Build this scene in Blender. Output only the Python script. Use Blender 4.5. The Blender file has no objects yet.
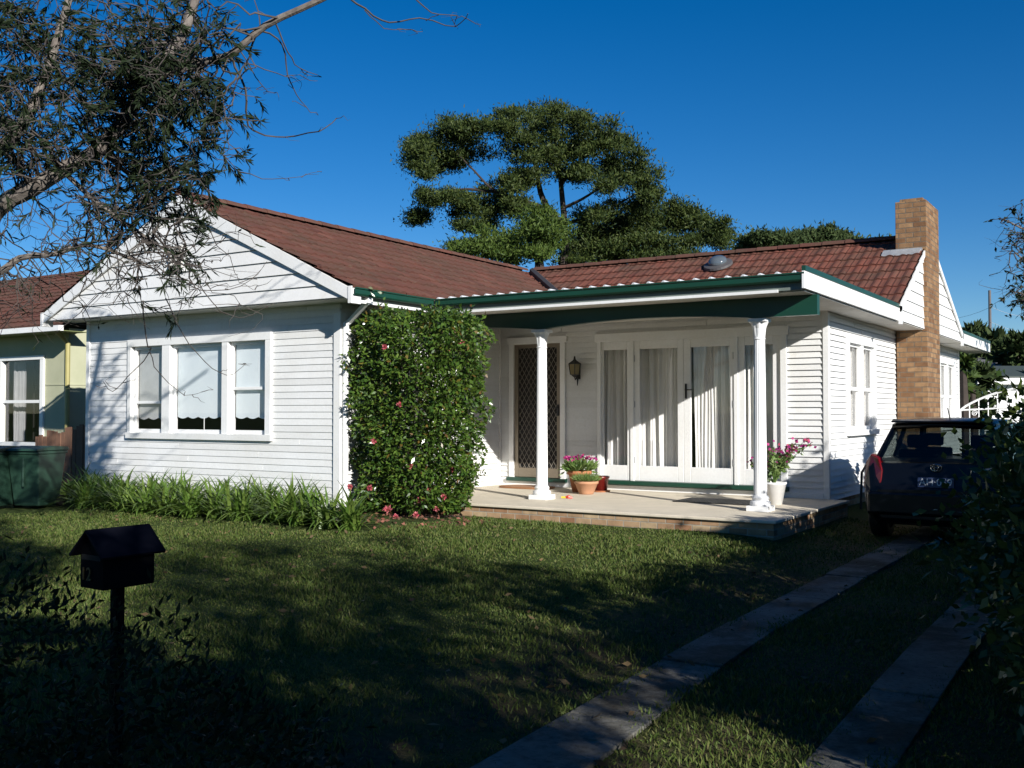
import bpy, math, random
import numpy as np
from mathutils import Vector, Matrix
R = math.radians
scene = bpy.context.scene
COL = scene.collection

# ------------------------------------------------------------------ camera
EYE = 1.38; TH = R(32.5); PITCH = math.atan(28 / 1020)
cd = bpy.data.cameras.new('camera'); cam = bpy.data.objects.new('camera', cd); COL.objects.link(cam)
cd.sensor_width = 36; cd.lens = 1020 / 1024 * 36; cd.clip_start = 0.05; cd.clip_end = 3000
cam.location = (0, 0, EYE); cam.rotation_euler = (R(90) + PITCH, 0, TH)
scene.camera = cam
# ------------------------------------------------------------------ light
SUNV = Vector((1, -.56, .48)).normalized()
SUN_EL = math.asin(SUNV.z); SUN_AZ = math.atan2(SUNV.x, SUNV.y)      # clockwise from +Y
world = bpy.data.worlds.new('World'); scene.world = world; world.use_nodes = True
wn = world.node_tree.nodes; wl = world.node_tree.links
sky = wn.new('ShaderNodeTexSky'); sky.sky_type = 'NISHITA'; sky.sun_disc = False
sky.sun_elevation = SUN_EL; sky.sun_rotation = SUN_AZ
sky.altitude = 1200; sky.air_density = 1.0; sky.dust_density = 0.0; sky.ozone_density = 4.0
bg = wn['Background']; bg.inputs[1].default_value = 0.064
hs = wn.new('ShaderNodeHueSaturation'); hs.inputs['Saturation'].default_value = 1.34; hs.inputs['Hue'].default_value = .506
wl.new(sky.outputs[0], hs.inputs['Color']); wl.new(hs.outputs[0], bg.inputs[0])
sd = bpy.data.lights.new('sun', 'SUN'); sun = bpy.data.objects.new('sun', sd); COL.objects.link(sun)
sd.energy = 5.0; sd.angle = R(0.53); sd.color = (1, .97, .92)
sun.rotation_euler = SUNV.to_track_quat('Z', 'Y').to_euler(); sun.location = (20, -10, 12)
scene.view_settings.view_transform = 'Standard'; scene.view_settings.look = 'None'
scene.view_settings.exposure = 0.62; scene.view_settings.gamma = 1.0
scene.render.engine = 'CYCLES'
scene.cycles.max_bounces = 6; scene.cycles.transparent_max_bounces = 12

Fv = Vector((-math.sin(TH) * math.cos(PITCH), math.cos(TH) * math.cos(PITCH), math.sin(PITCH)))
Rv = Vector((math.cos(TH), math.sin(TH), 0)); Uv = Rv.cross(Fv)
def at(px, py, d):
    """the world point seen at a pixel of the photograph, d metres away: used to measure branches and crowns"""
    return Vector((0, 0, EYE)) + (Fv + Rv * ((px - 512) / 1020) - Uv * ((py - 384) / 1020)) * d

# ------------------------------------------------------------------ materials
def new_mat(name):
    m = bpy.data.materials.new(name); m.use_nodes = True
    nt = m.node_tree; b = nt.nodes['Principled BSDF']
    return m, nt, b
def ramp(nt, fac, cols):
    r = nt.nodes.new('ShaderNodeValToRGB'); e = r.color_ramp.elements
    while len(e) < len(cols): e.new(.5)
    for i, c in enumerate(cols):
        p, k = c if isinstance(c[1], tuple) else (i / max(1, len(cols) - 1), c)
        e[i].position = p; e[i].color = (*k, 1)
    nt.links.new(fac, r.inputs[0]); return r.outputs[0]
def noise(nt, scale, detail=5, rough=.6, vec=None):
    n = nt.nodes.new('ShaderNodeTexNoise'); n.inputs['Scale'].default_value = scale
    n.inputs['Detail'].default_value = detail; n.inputs['Roughness'].default_value = rough
    if vec is None:
        g = nt.nodes.new('ShaderNodeNewGeometry'); vec = g.outputs['Position']
    nt.links.new(vec, n.inputs['Vector']); return n.outputs['Fac']
def mixc(nt, f, a, b, mode='MIX'):
    m = nt.nodes.new('ShaderNodeMix'); m.data_type = 'RGBA'; m.blend_type = mode
    for s, v in ((m.inputs[0], f), (m.inputs[6], a), (m.inputs[7], b)):
        if isinstance(v, (int, float)): s.default_value = v
        elif isinstance(v, tuple): s.default_value = (*v, 1)
        else: nt.links.new(v, s)
    return m.outputs[2]
def bumpn(nt, b, h, strength=.3, dist=.02):
    n = nt.nodes.new('ShaderNodeBump'); n.inputs['Strength'].default_value = strength; n.inputs['Distance'].default_value = dist
    nt.links.new(h, n.inputs['Height']); nt.links.new(n.outputs[0], b.inputs['Normal'])
def mat(name, c1, c2=None, scale=4, rough=.6, spec=.5, metal=0, bump=0, bscale=60, coat=0):
    m, nt, b = new_mat(name)
    b.inputs['Roughness'].default_value = rough; b.inputs['Metallic'].default_value = metal
    b.inputs['Specular IOR Level'].default_value = spec; b.inputs['Coat Weight'].default_value = coat
    if c2 is None: c2 = tuple(x * .8 for x in c1)
    nt.links.new(ramp(nt, noise(nt, scale), [(.3, c1), (.7, c2)]), b.inputs['Base Color'])
    if bump: bumpn(nt, b, noise(nt, bscale), bump, .01)
    return m
def leaf_mat(name, cols, rough=.5, trans=.25, spec=.4):
    m, nt, b = new_mat(name)
    g = nt.nodes.new('ShaderNodeNewGeometry')
    c = ramp(nt, g.outputs['Random Per Island'], cols)
    nt.links.new(c, b.inputs['Base Color']); b.inputs['Roughness'].default_value = rough
    b.inputs['Specular IOR Level'].default_value = spec
    t = nt.nodes.new('ShaderNodeBsdfTranslucent'); nt.links.new(c, t.inputs[0])
    mx = nt.nodes.new('ShaderNodeMixShader'); mx.inputs[0].default_value = trans
    nt.links.new(b.outputs[0], mx.inputs[1]); nt.links.new(t.outputs[0], mx.inputs[2])
    nt.links.new(mx.outputs[0], nt.nodes['Material Output'].inputs[0]); return m
def glass_mat(name, tint=(1, 1, 1), ior=1.5):
    m, nt, b = new_mat(name); nt.nodes.remove(b)
    t = nt.nodes.new('ShaderNodeBsdfTransparent'); t.inputs[0].default_value = (*tint, 1)
    g = nt.nodes.new('ShaderNodeBsdfGlossy'); g.inputs['Roughness'].default_value = .01
    lw = nt.nodes.new('ShaderNodeLayerWeight'); lw.inputs[0].default_value = .5
    pw = nt.nodes.new('ShaderNodeMath'); pw.operation = 'POWER'; pw.inputs[1].default_value = 5; nt.links.new(lw.outputs['Facing'], pw.inputs[0])
    f = nt.nodes.new('ShaderNodeMath'); f.operation = 'MULTIPLY_ADD'; f.inputs[1].default_value = .9; f.inputs[2].default_value = .05; nt.links.new(pw.outputs[0], f.inputs[0])
    mx = nt.nodes.new('ShaderNodeMixShader')
    nt.links.new(f.outputs[0], mx.inputs[0]); nt.links.new(t.outputs[0], mx.inputs[1]); nt.links.new(g.outputs[0], mx.inputs[2])
    nt.links.new(mx.outputs[0], nt.nodes['Material Output'].inputs[0]); return m
def brick_mat(name, c1, c2, mortar, bw=.24, bh=.086, ms=.008):
    m, nt, b = new_mat(name); b.inputs['Roughness'].default_value = .9; b.inputs['Specular IOR Level'].default_value = .15
    g = nt.nodes.new('ShaderNodeNewGeometry'); s = nt.nodes.new('ShaderNodeSeparateXYZ'); nt.links.new(g.outputs['Position'], s.inputs[0])
    a = nt.nodes.new('ShaderNodeMath'); a.operation = 'ADD'; nt.links.new(s.outputs[0], a.inputs[0]); nt.links.new(s.outputs[1], a.inputs[1])
    c = nt.nodes.new('ShaderNodeCombineXYZ'); nt.links.new(a.outputs[0], c.inputs[0]); nt.links.new(s.outputs[2], c.inputs[1])
    t = nt.nodes.new('ShaderNodeTexBrick'); nt.links.new(c.outputs[0], t.inputs['Vector'])
    t.inputs['Scale'].default_value = 1; t.inputs['Brick Width'].default_value = bw; t.inputs['Row Height'].default_value = bh
    t.inputs['Mortar Size'].default_value = ms; t.inputs['Mortar Smooth'].default_value = .3; t.inputs['Bias'].default_value = 0
    t.inputs['Color1'].default_value = (*c1, 1); t.inputs['Color2'].default_value = (*c2, 1); t.inputs['Mortar'].default_value = (*mortar, 1)
    n = noise(nt, 9); d = ramp(nt, n, [(.3, (.72, .7, .68)), (.7, (1.12, 1.1, 1.05))])
    col = mixc(nt, 1.0, t.outputs['Color'], d, 'MULTIPLY')
    nt.links.new(col, b.inputs['Base Color'])
    inv = nt.nodes.new('ShaderNodeMath'); inv.operation = 'SUBTRACT'; inv.inputs[0].default_value = 1; nt.links.new(t.outputs['Fac'], inv.inputs[1])
    bumpn(nt, b, inv.outputs[0], .7, .01); return m

def paint_mat(name, c, dirt, rough=.45):
    m, nt, b = new_mat(name); b.inputs['Roughness'].default_value = rough
    f1 = noise(nt, 1.7, 6); f2 = noise(nt, 30, 4)
    a = ramp(nt, f1, [(.35, c), (.75, dirt)])
    d = ramp(nt, f2, [(.3, (.93, .93, .93)), (.65, (1, 1, 1))])
    g = nt.nodes.new('ShaderNodeNewGeometry'); q = ramp(nt, g.outputs['Random Per Island'], [(.91, .91, .905), (1, 1, 1), (.95, .955, .96)])
    st = noise(nt, 3.5, 7, .75); stain = ramp(nt, st, [(.6, (1, 1, 1)), (.8, (.86, .84, .79))])
    nt.links.new(mixc(nt, 1.0, mixc(nt, 1.0, mixc(nt, 1.0, a, d, 'MULTIPLY'), q, 'MULTIPLY'), stain, 'MULTIPLY'), b.inputs['Base Color'])
    bumpn(nt, b, f2, .08, .01); return m
WHITE = paint_mat('white weatherboard paint', (.78, .78, .77), (.70, .69, .66))
TRIM = paint_mat('white trim paint', (.80, .80, .79), (.74, .73, .70), .35)
GREEN = mat('dark green enamel', (.007, .05, .030), (.009, .042, .027), rough=.35)
SOFFIT = mat('off white soffit', (.62, .60, .55), (.52, .50, .45), rough=.7)
CURTAIN = mat('sheer white curtain', (.78, .77, .74), (.70, .69, .66), rough=.9)
BLIND = mat('white holland blind', (.72, .78, .80), (.66, .72, .75), rough=.8)
DARK = mat('dark room', (.015, .014, .013), rough=.9)
ROOM = mat('room plaster', (.16, .15, .13), rough=.9)
GLASS = glass_mat('window glass'); CARGLASS = glass_mat('tinted car glass', (.36, .40, .39))
BRONZE = mat('bronze door aluminium', (.22, .18, .13), (.18, .15, .11), rough=.4, metal=.3)
BLACK = mat('black metal', (.012, .012, .012), rough=.45)
STEEL = mat('galvanised sheet', (.68, .69, .70), (.55, .56, .57), rough=.45, metal=.2)
FLASH = mat('lead flashing', (.42, .43, .44), (.30, .31, .32), scale=12, rough=.5, metal=.3)
BRICK = brick_mat('blond brown brick', (.17, .09, .048), (.30, .185, .10), (.16, .13, .10), ms=.009)
PBRICK = brick_mat('porch edge brick', (.30, .16, .09), (.46, .35, .22), (.36, .32, .26), bw=.22, bh=.076)
CONC = mat('porch concrete', (.68, .60, .47), (.55, .49, .38), scale=3, rough=.9, bump=.25, bscale=90)
STRIP, nt_, b_ = new_mat('worn driveway concrete'); b_.inputs['Roughness'].default_value = .95; b_.inputs['Specular IOR Level'].default_value = .2
_c = ramp(nt_, noise(nt_, 2.2, 8, .7), [(.35, (.17, .165, .145)), (.6, (.09, .085, .072))])
_c = mixc(nt_, ramp(nt_, noise(nt_, 1.1, 8, .75), [(.48, (0, 0, 0)), (.62, (.9, .9, .9))]), _c, (.042, .034, .022))
_c = mixc(nt_, ramp(nt_, noise(nt_, 28, 4, .7), [(.5, (0, 0, 0)), (.75, (.7, .7, .7))]), _c, (.03, .028, .02))
nt_.links.new(_c, b_.inputs['Base Color']); bumpn(nt_, b_, noise(nt_, 40, 6), .6, .015)
TERRA = mat('terracotta', (.42, .15, .06), (.34, .13, .06), scale=14, rough=.8)
REDGLAZE = mat('red glaze', (.17, .014, .011), rough=.25)
BARK = mat('grey bark', (.19, .165, .14), (.085, .07, .06), scale=14, rough=.95, bump=.6, bscale=40)
DBARK = mat('dark pine bark', (.05, .037, .03), (.028, .021, .017), scale=5, rough=.95, bump=.6, bscale=12)
TWIG = mat('twig bark', (.08, .067, .058), (.035, .029, .025), scale=8, rough=.9)
SOIL = mat('garden soil', (.07, .045, .03), (.04, .027, .018), scale=20, rough=1)

def tile_mat(nm, tc):
    m, nt, b = new_mat(nm); b.inputs['Roughness'].default_value = .85; b.inputs['Specular IOR Level'].default_value = .2
    g = nt.nodes.new('ShaderNodeNewGeometry')
    c = ramp(nt, g.outputs['Random Per Island'], tc)
    n1 = noise(nt, 1.1, 6, .7); n2 = noise(nt, 14, 4, .7)
    c = mixc(nt, ramp(nt, n1, [(.42, (0, 0, 0)), (.68, (.75, .75, .75))]), c, (.075, .05, .035))
    c = mixc(nt, ramp(nt, n2, [(.55, (0, 0, 0)), (.75, (.6, .6, .6))]), c, (.12, .105, .07))
    nt.links.new(c, b.inputs['Base Color']); bumpn(nt, b, n2, .3, .01); return m
TILE = tile_mat('weathered brown red roof tile', [(.085, .036, .028), (.12, .048, .035), (.10, .042, .031), (.14, .058, .042)])
TILE_R = tile_mat('red roof tile', [(.105, .036, .026), (.155, .052, .035), (.125, .044, .031), (.18, .066, .046)])

L_CAM = leaf_mat('camellia leaf', [(0., (.022, .052, .009)), (.3, (.052, .105, .017)), (.6, (.10, .155, .024)), (.93, (.034, .075, .012)), (.975, (.13, .11, .02)), (1., (.12, .06, .02))], .28, .15, .5)
L_STRAP = leaf_mat('strap leaf', [(.055, .115, .018), (.11, .19, .03), (.17, .24, .05), (.075, .145, .024)], .4, .3)
L_PINE = leaf_mat('pine needles', [(.014, .028, .008), (.034, .055, .012), (.070, .090, .020), (.022, .038, .010)], .6, .15, .2)
L_PINE2 = leaf_mat('bright conifer needles', [(.028, .055, .010), (.055, .09, .015), (.08, .115, .02), (.035, .065, .012)], .6, .15, .2)
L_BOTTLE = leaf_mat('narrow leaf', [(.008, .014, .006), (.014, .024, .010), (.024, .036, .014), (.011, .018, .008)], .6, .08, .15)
L_HEDGE = leaf_mat('hedge leaf', [(.025, .05, .012), (.05, .085, .018), (.08, .11, .025), (.035, .065, .014)], .4, .2)
L_FAR = leaf_mat('distant leaf', [(.025, .042, .016), (.04, .06, .02), (.055, .075, .026), (.03, .05, .018)], .7, .1, .1)
L_GRASS = leaf_mat('grass blade', [(.038, .068, .012), (.068, .102, .019), (.098, .13, .03), (.135, .13, .048)], .6, .2, .2)
L_POT = leaf_mat('pot plant leaf', [(.07, .14, .03), (.13, .22, .05), (.20, .27, .09), (.09, .16, .035)], .5, .25)
PINK = leaf_mat('pink petal', [(.55, .10, .14), (.65, .22, .24), (.55, .06, .10), (.70, .30, .30)], .6, .3)
MAG = leaf_mat('magenta petal', [(.35, .02, .16), (.50, .05, .22), (.28, .015, .18), (.55, .06, .12)], .6, .3)
PALE = leaf_mat('pale blossom', [(.5, .42, .36), (.6, .52, .45), (.42, .33, .28)], .7, .3)
LITTER = leaf_mat('fallen petals', [(.16, .06, .035), (.10, .055, .03), (.28, .10, .07), (.07, .045, .025)], .8, .1)

# ------------------------------------------------------------------ mesh helpers
OFF = [Vector((0, 0, 0))]
class MB:
    def __init__(s): s.v = []; s.f = []
    def poly(s, pts):
        n = len(s.v); s.v += [tuple(p) for p in pts]; s.f.append(tuple(range(n, n + len(pts)))); return s
    def box(s, x0, y0, z0, x1, y1, z1):
        x0, x1 = sorted((x0, x1)); y0, y1 = sorted((y0, y1)); z0, z1 = sorted((z0, z1))
        n = len(s.v); s.v += [(x, y, z) for z in (z0, z1) for y in (y0, y1) for x in (x0, x1)]
        for f in ((0, 2, 3, 1), (4, 5, 7, 6), (0, 1, 5, 4), (2, 6, 7, 3), (0, 4, 6, 2), (1, 3, 7, 5)): s.f.append(tuple(n + i for i in f))
        return s
    def prism(s, pts, vec):
        """a planar outline swept along vec"""
        n = len(s.v); k = len(pts); vec = Vector(vec)
        s.v += [tuple(p) for p in pts] + [tuple(Vector(p) + vec) for p in pts]
        s.f.append(tuple(range(n, n + k))[::-1]); s.f.append(tuple(range(n + k, n + 2 * k)))
        for i in range(k): j = (i + 1) % k; s.f.append((n + i, n + j, n + k + j, n + k + i))
        return s
    def tube(s, path, rad, n=6, cap=True):
        path = [Vector(p) for p in path]
        if not hasattr(rad, '__len__'): rad = [rad] * len(path)
        base = len(s.v); up = None
        for i, p in enumerate(path):
            t = (path[min(i + 1, len(path) - 1)] - path[max(i - 1, 0)])
            t = t.normalized() if t.length > 1e-9 else Vector((0, 0, 1))
            if up is None: up = t.orthogonal().normalized()
            up = (up - t * up.dot(t)); up = up.normalized() if up.length > 1e-6 else t.orthogonal().normalized()
            w = t.cross(up)
            for k in range(n):
                a = 2 * math.pi * k / n; s.v.append(tuple(p + (up * math.cos(a) + w * math.sin(a)) * rad[i]))
        for i in range(len(path) - 1):
            for k in range(n):
                a = base + i * n; k2 = (k + 1) % n; s.f.append((a + k, a + k2, a + n + k2, a + n + k))
        if cap:
            s.f.append(tuple(range(base, base + n))[::-1]); e = base + (len(path) - 1) * n; s.f.append(tuple(range(e, e + n)))
        return s
    def lathe(s, c, prof, n=20, flute=None):
        base = len(s.v); c = Vector(c)
        for r, z in prof:
            for k in range(n):
                a = 2 * math.pi * k / n; rr = r * (flute(k, z) if flute else 1)
                s.v.append((c.x + rr * math.cos(a), c.y + rr * math.sin(a), c.z + z))
        for i in range(len(prof) - 1):
            for k in range(n):
                a = base + i * n; k2 = (k + 1) % n; s.f.append((a + k, a + k2, a + n + k2, a + n + k))
        s.f.append(tuple(range(base, base + n))[::-1]); e = base + (len(prof) - 1) * n; s.f.append(tuple(range(e, e + n)))
        return s
    def build(s, name, m, parent=None, smooth=False, bevel=0):
        me = bpy.data.meshes.new(name)
        o = OFF[0]; me.from_pydata([(x - o.x, y - o.y, z - o.z) for x, y, z in s.v], [], s.f); me.update()
        return link_mesh(name, me, m, parent, smooth, bevel)
def link_mesh(name, me, m, parent=None, smooth=False, bevel=0):
    me.materials.append(m)
    if smooth: me.polygons.foreach_set('use_smooth', [True] * len(me.polygons))
    ob = bpy.data.objects.new(name, me); COL.objects.link(ob)
    if parent: ob.parent = parent
    if bevel:
        b = ob.modifiers.new('bevel', 'BEVEL'); b.width = bevel; b.segments = 2; b.limit_method = 'ANGLE'
    return ob
def tag(o, label, cat, group=None):
    o['label'] = label; o['category'] = cat
    if group: o['group'] = group
    return o
def thing(name, loc, label, cat, group=None, rz=0, local=False):
    """an Empty at the thing's base; parts are written in world coordinates unless local"""
    o = bpy.data.objects.new(name, None); COL.objects.link(o); o.location = loc; o.rotation_euler = (0, 0, rz); o.empty_display_size = .2
    OFF[0] = Vector((0, 0, 0)) if local else Vector(loc)
    return tag(o, label, cat, group)
def world_space(): OFF[0] = Vector((0, 0, 0))
def leaves(name, P, D, ln, wd, m, parent=None, fold=.15, rng=None, flat=None):
    """many diamond leaves: P base points, D directions, ln/wd arrays"""
    P = np.asarray(P, float); D = np.asarray(D, float); n = len(P)
    D = D / (np.linalg.norm(D, axis=1)[:, None] + 1e-9)
    r = rng or np.random.default_rng(1)
    Q = r.normal(size=(n, 3))
    if flat is not None: Q = np.cross(D, np.array([0, 0, 1.])) + Q * flat
    S = np.cross(D, np.cross(D, Q)) if flat is not None else np.cross(D, Q)
    S /= (np.linalg.norm(S, axis=1)[:, None] + 1e-9); N = np.cross(D, S)
    ln = (np.ones(n) * ln)[:, None]; wd = (np.ones(n) * wd)[:, None]
    mid = P + D * ln * .45
    V = np.stack([P, mid + S * wd * .5 + N * wd * fold, P + D * ln, mid - S * wd * .5 + N * wd * fold], 1).reshape(-1, 3)
    V = V - np.array(OFF[0])
    me = bpy.data.meshes.new(name); me.vertices.add(4 * n); me.vertices.foreach_set('co', V.ravel())
    me.loops.add(4 * n); me.loops.foreach_set('vertex_index', np.arange(4 * n, dtype=np.int32))
    me.polygons.add(n); me.polygons.foreach_set('loop_start', np.arange(0, 4 * n, 4, dtype=np.int32))
    me.polygons.foreach_set('loop_total', np.full(n, 4, dtype=np.int32)); me.update(calc_edges=True); me.validate()
    return link_mesh(name, me, m, parent)
def text_mesh(name, body, size, m, parent, mtx, extrude=.001, bold=0):
    cu = bpy.data.curves.new(name, 'FONT'); cu.body = body; cu.size = size; cu.align_x = 'CENTER'; cu.align_y = 'CENTER'; cu.extrude = extrude; cu.offset = bold
    tmp = bpy.data.objects.new(name + '_tmp', cu); COL.objects.link(tmp)
    bpy.context.view_layer.update()
    me = bpy.data.meshes.new_from_object(tmp.evaluated_get(bpy.context.evaluated_depsgraph_get()))
    bpy.data.objects.remove(tmp); me.transform(mtx)
    me.materials.clear(); return link_mesh(name, me, m, parent)

# ------------------------------------------------------------------ ground
def sstep(a, b, x): t = np.clip((x - a) / (b - a), 0, 1); return t * t * (3 - 2 * t)
def gz(x, y):
    x = np.asarray(x, float); y = np.asarray(y, float)
    h = -.135 + .135 * sstep(5.5, 10.3, y) * sstep(-2.75, -4.1, x)
    h = h + .05 * sstep(-2.72, -3.15, x) * sstep(11.5, 9.0, y)          # the lawn's little bank beside the wheel strip
    return h + .008 * np.sin(x * 3.1 + y * 1.7) * np.sin(y * 2.3 - x)
def g1(x, y): return float(gz(x, y))
def ground():
    xs = np.unique(np.concatenate([np.linspace(-22, 6, 141), np.array([-900, -400, -150, -70, -40, -28, 10, 18, 30, 60, 150, 400, 900])]))
    ys = np.unique(np.concatenate([np.linspace(-4, 20, 121), np.array([-900, -300, -80, -30, -10, 26, 35, 50, 80, 150, 300, 900])]))
    X, Y = np.meshgrid(xs, ys); Z = gz(X, Y); V = np.stack([X, Y, Z], -1).reshape(-1, 3); w = len(xs)
    F = [(j * w + i, j * w + i + 1, (j + 1) * w + i + 1, (j + 1) * w + i) for j in range(len(ys) - 1) for i in range(w - 1)]
    me = bpy.data.meshes.new('ground'); me.from_pydata(V.tolist(), [], F); me.update()
    m, nt, b = new_mat('lawn ground'); b.inputs['Roughness'].default_value = 1; b.inputs['Specular IOR Level'].default_value = .1
    g = ramp(nt, noise(nt, 1.3, 6), [(.3, (.035, .055, .014)), (.55, (.055, .08, .02)), (.75, (.085, .095, .035))])
    g = mixc(nt, ramp(nt, noise(nt, 60, 3), [(.4, (0, 0, 0)), (.7, (.5, .5, .5))]), g, (.03, .03, .012))
    geo = nt.nodes.new('ShaderNodeNewGeometry'); s = nt.nodes.new('ShaderNodeSeparateXYZ'); nt.links.new(geo.outputs['Position'], s.inputs[0])
    mr = nt.nodes.new('ShaderNodeMapRange'); mr.interpolation_type = 'SMOOTHSTEP'; nt.links.new(s.outputs[0], mr.inputs[0])
    mr.inputs[1].default_value = -3.9; mr.inputs[2].default_value = -2.9
    mm = nt.nodes.new('ShaderNodeMath'); mm.operation = 'MULTIPLY'; nt.links.new(mr.outputs[0], mm.inputs[0])
    nt.links.new(ramp(nt, noise(nt, 2.2, 6), [(.35, (.15, .15, .15)), (.6, (1, 1, 1))]), mm.inputs[1])
    dirt = ramp(nt, noise(nt, 25, 5), [(.3, (.05, .035, .02)), (.7, (.10, .075, .045))])
    nt.links.new(mixc(nt, mm.outputs[0], g, dirt), b.inputs['Base Color']); bumpn(nt, b, noise(nt, 45, 6), .8, .03)
    o = link_mesh('ground', me, m); o['kind'] = 'structure'; return o
ground()
def strip(name, L, Rr, ys):
    mb = MB(); rng = random.Random(3)
    yy = np.arange(ys[0], ys[1], 1.25)
    for a in yy:
        b_ = min(a + 1.235, ys[1])
        pts = []
        for y, side in ((a, L), (a, Rr), (b_, Rr), (b_, L)):
            pts.append((np.interp(y, [p[0] for p in side], [p[1] for p in side]), y, -.19))
        t = rng.uniform(.065, .075)
        mb.prism(pts, (0, 0, t + .008))
    o = mb.build(name, STRIP, bevel=.006); o['kind'] = 'structure'; return o
strip('driveway_wheel_strip', [(-3, -2.3), (3.6, -2.48), (6.5, -2.62), (20, -2.7)], [(-3, -1.86), (3.6, -2.04), (6.5, -2.26), (20, -2.32)], (-3, 20))
strip('driveway_wheel_strip', [(-3, -1.2), (4.3, -1.31), (6.5, -1.38), (20, -1.5)], [(-3, -.86), (4.4, -.97), (6.5, -1.02), (20, -1.12)], (-3, 20))
def lawn_grass():
    r = np.random.default_rng(5); n = 190000
    # denser near the camera
    d = 3 + 11 * r.random(n) ** .8; px = r.uniform(-40, 1060, n)
    lat = (px - 512) / 1020 * d
    x = Fv.x * d + Rv.x * lat; y = Fv.y * d + Rv.y * lat
    wob = .035 * np.sin(y * 5.1) + .03 * np.sin(y * 11.7 + 1) + r.normal(0, .025, n)
    aL = np.interp(y, [-3, 3.6, 6.5, 20], [-2.3, -2.48, -2.62, -2.7]); aR = np.interp(y, [-3, 3.6, 6.5, 20], [-1.86, -2.04, -2.26, -2.32])
    bL = np.interp(y, [-3, 4.3, 6.5, 20], [-1.2, -1.31, -1.38, -1.5]); bR = np.interp(y, [-3, 4.4, 6.5, 20], [-.86, -.97, -1.02, -1.12])
    onA = (x > aL + .06 + wob) & (x < aR - .06 + wob) & (r.random(n) < .97); onB = (x > bL + .06 + wob) & (x < bR - .06 + wob) & (r.random(n) < .97)
    onhouse = (y > 10.95) & (x > -9.3) & (x < -3.55); bed = (y > 8.75) & (x < -7.6) & (y > 8.75 + .0 * x)
    bank = (x > -3.4) & (x < -2.6) & (r.random(n) < .55)
    k = ~(onA | onB | onhouse | bed | bank) & (y < 14)
    x, y, d = x[k], y[k], d[k]; n = len(x)
    P = np.stack([x, y, gz(x, y) - .004], 1); tall = 1 + .55 * np.sin(x * 2.3 + 1.1 * np.sin(y * 1.9)) * np.sin(y * 2.9 + np.sin(x * 1.3)); tall = np.clip(tall, .45, 1.7)
    D = np.stack([r.normal(0, .55, n), r.normal(0, .55, n), np.ones(n)], 1)
    o = leaves('lawn_grass', P, D, tall * r.uniform(.018, .048, n), .005 + .0006 * d, L_GRASS, rng=r)
    o['kind'] = 'stuff'; tag(o, 'short mown lawn grass in front of the white house', 'grass'); return o
lawn_grass()
def fallen_leaves():
    r = np.random.default_rng(77); n = 650; x = r.uniform(-12, -1, n); y = r.uniform(3, 10.6, n); k = ~((y > 8.7) & (x < -7.4)); x, y = x[k], y[k]; n = len(x)
    D = np.stack([r.normal(size=n), r.normal(size=n), np.abs(r.normal(0, .25, n))], 1)
    o = leaves('fallen_leaves', np.stack([x, y, gz(x, y) + .02], 1), D, r.uniform(.03, .075, n), .03, leaf_mat('dry leaf', [(.11, .07, .035), (.16, .11, .05), (.07, .045, .025), (.14, .12, .05)], .8, .1), rng=r)
    o['kind'] = 'stuff'; tag(o, 'dry brown leaves scattered over the lawn and driveway', 'leaves')
fallen_leaves()

# ------------------------------------------------------------------ the house
house = thing('weatherboard_house', (-7, 14, 0), 'white weatherboard house with red tiled roof, green gutters and columned porch', 'house')
WY = 14.22; WX = -3.9; LWY = 10.3; LWX0, LWX1 = -14.75, -9.3
def boards(mb, p0, u, n, L, z0, z1, openings=(), step=.0925, clip=None, lap=.013, lip=.006):
    """lapped weatherboards: each row is a leaning face and its drip edge"""
    p0 = Vector(p0); u = Vector(u); n = Vector(n); jr = random.Random(int(L * 1000))
    z = z0
    while z < z1 - .004:
        zt = min(z + step, z1); iv = [(0, L)]
        zc = (z + zt) / 2
        for a, b, c, d in openings:
            if c < zc < d:
                nv = []
                for s, e in iv:
                    if b <= s or a >= e: nv.append((s, e))
                    else:
                        if a > s: nv.append((s, a))
                        if b < e: nv.append((b, e))
                iv = nv
        if not clip:            # butt joints, staggered from row to row
            cut = []
            for a, b in iv:
                x_ = a + jr.uniform(.6, 3.2)
                while x_ < b - .5: cut.append((a, x_ - .002)); a = x_ + .002; x_ += jr.uniform(1.8, 3.6)
                cut.append((a, b))
            iv = cut
        for s, e in iv:
            (s0, e0), (s1, e1) = ((s, e), (s, e)) if not clip else (clip(z), clip(zt))
            if e1 < s1: s1 = e1 = (s1 + e1) / 2
            P = lambda q, zz, d: p0 + u * q + n * d + Vector((0, 0, zz - p0.z))
            zl = z - .012 if z > z0 + .01 else z       # each board laps over the one below
            mb.poly([P(s0, zl, lap), P(e0, zl, lap), P(e1, zt, .002), P(s1, zt, .002)])
            mb.poly([P(s0, zl, lap - lip), P(e0, zl, lap - lip), P(e0, zl, lap), P(s0, zl, lap)])
            mb.poly([P(s0, zl, lap - lip), P(s0, z + .01, lap - lip), P(e0, z + .01, lap - lip), P(e0, zl, lap - lip)])
            mb.poly([P(s0, z, 0), P(s0, z, lap), P(s1, zt, .003)]); mb.poly([P(e0, z, 0), P(e1, zt, .003), P(e0, z, lap)])
        z = zt
    return mb
WIN = (-13.67, -10.58, 1.0, 2.40)
w = boards(MB(), (LWX0, LWY, .1), (1, 0, 0), (0, -1, 0), LWX1 - LWX0, .1, 2.9, [(WIN[0] - LWX0, WIN[1] - LWX0, WIN[2], WIN[3])])
w.build('front_wall', WHITE, house)
w = boards(MB(), (LWX1, LWY, .18), (0, 1, 0), (1, 0, 0), WY - LWY, .18, 2.9, lap=.03, lip=.01); w.build('porch_end_wall', WHITE, house)
DOOR = (-9.0, -8.12, .3, 2.5); FR = (-7.45, -4.52, .3, 2.5)
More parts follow.
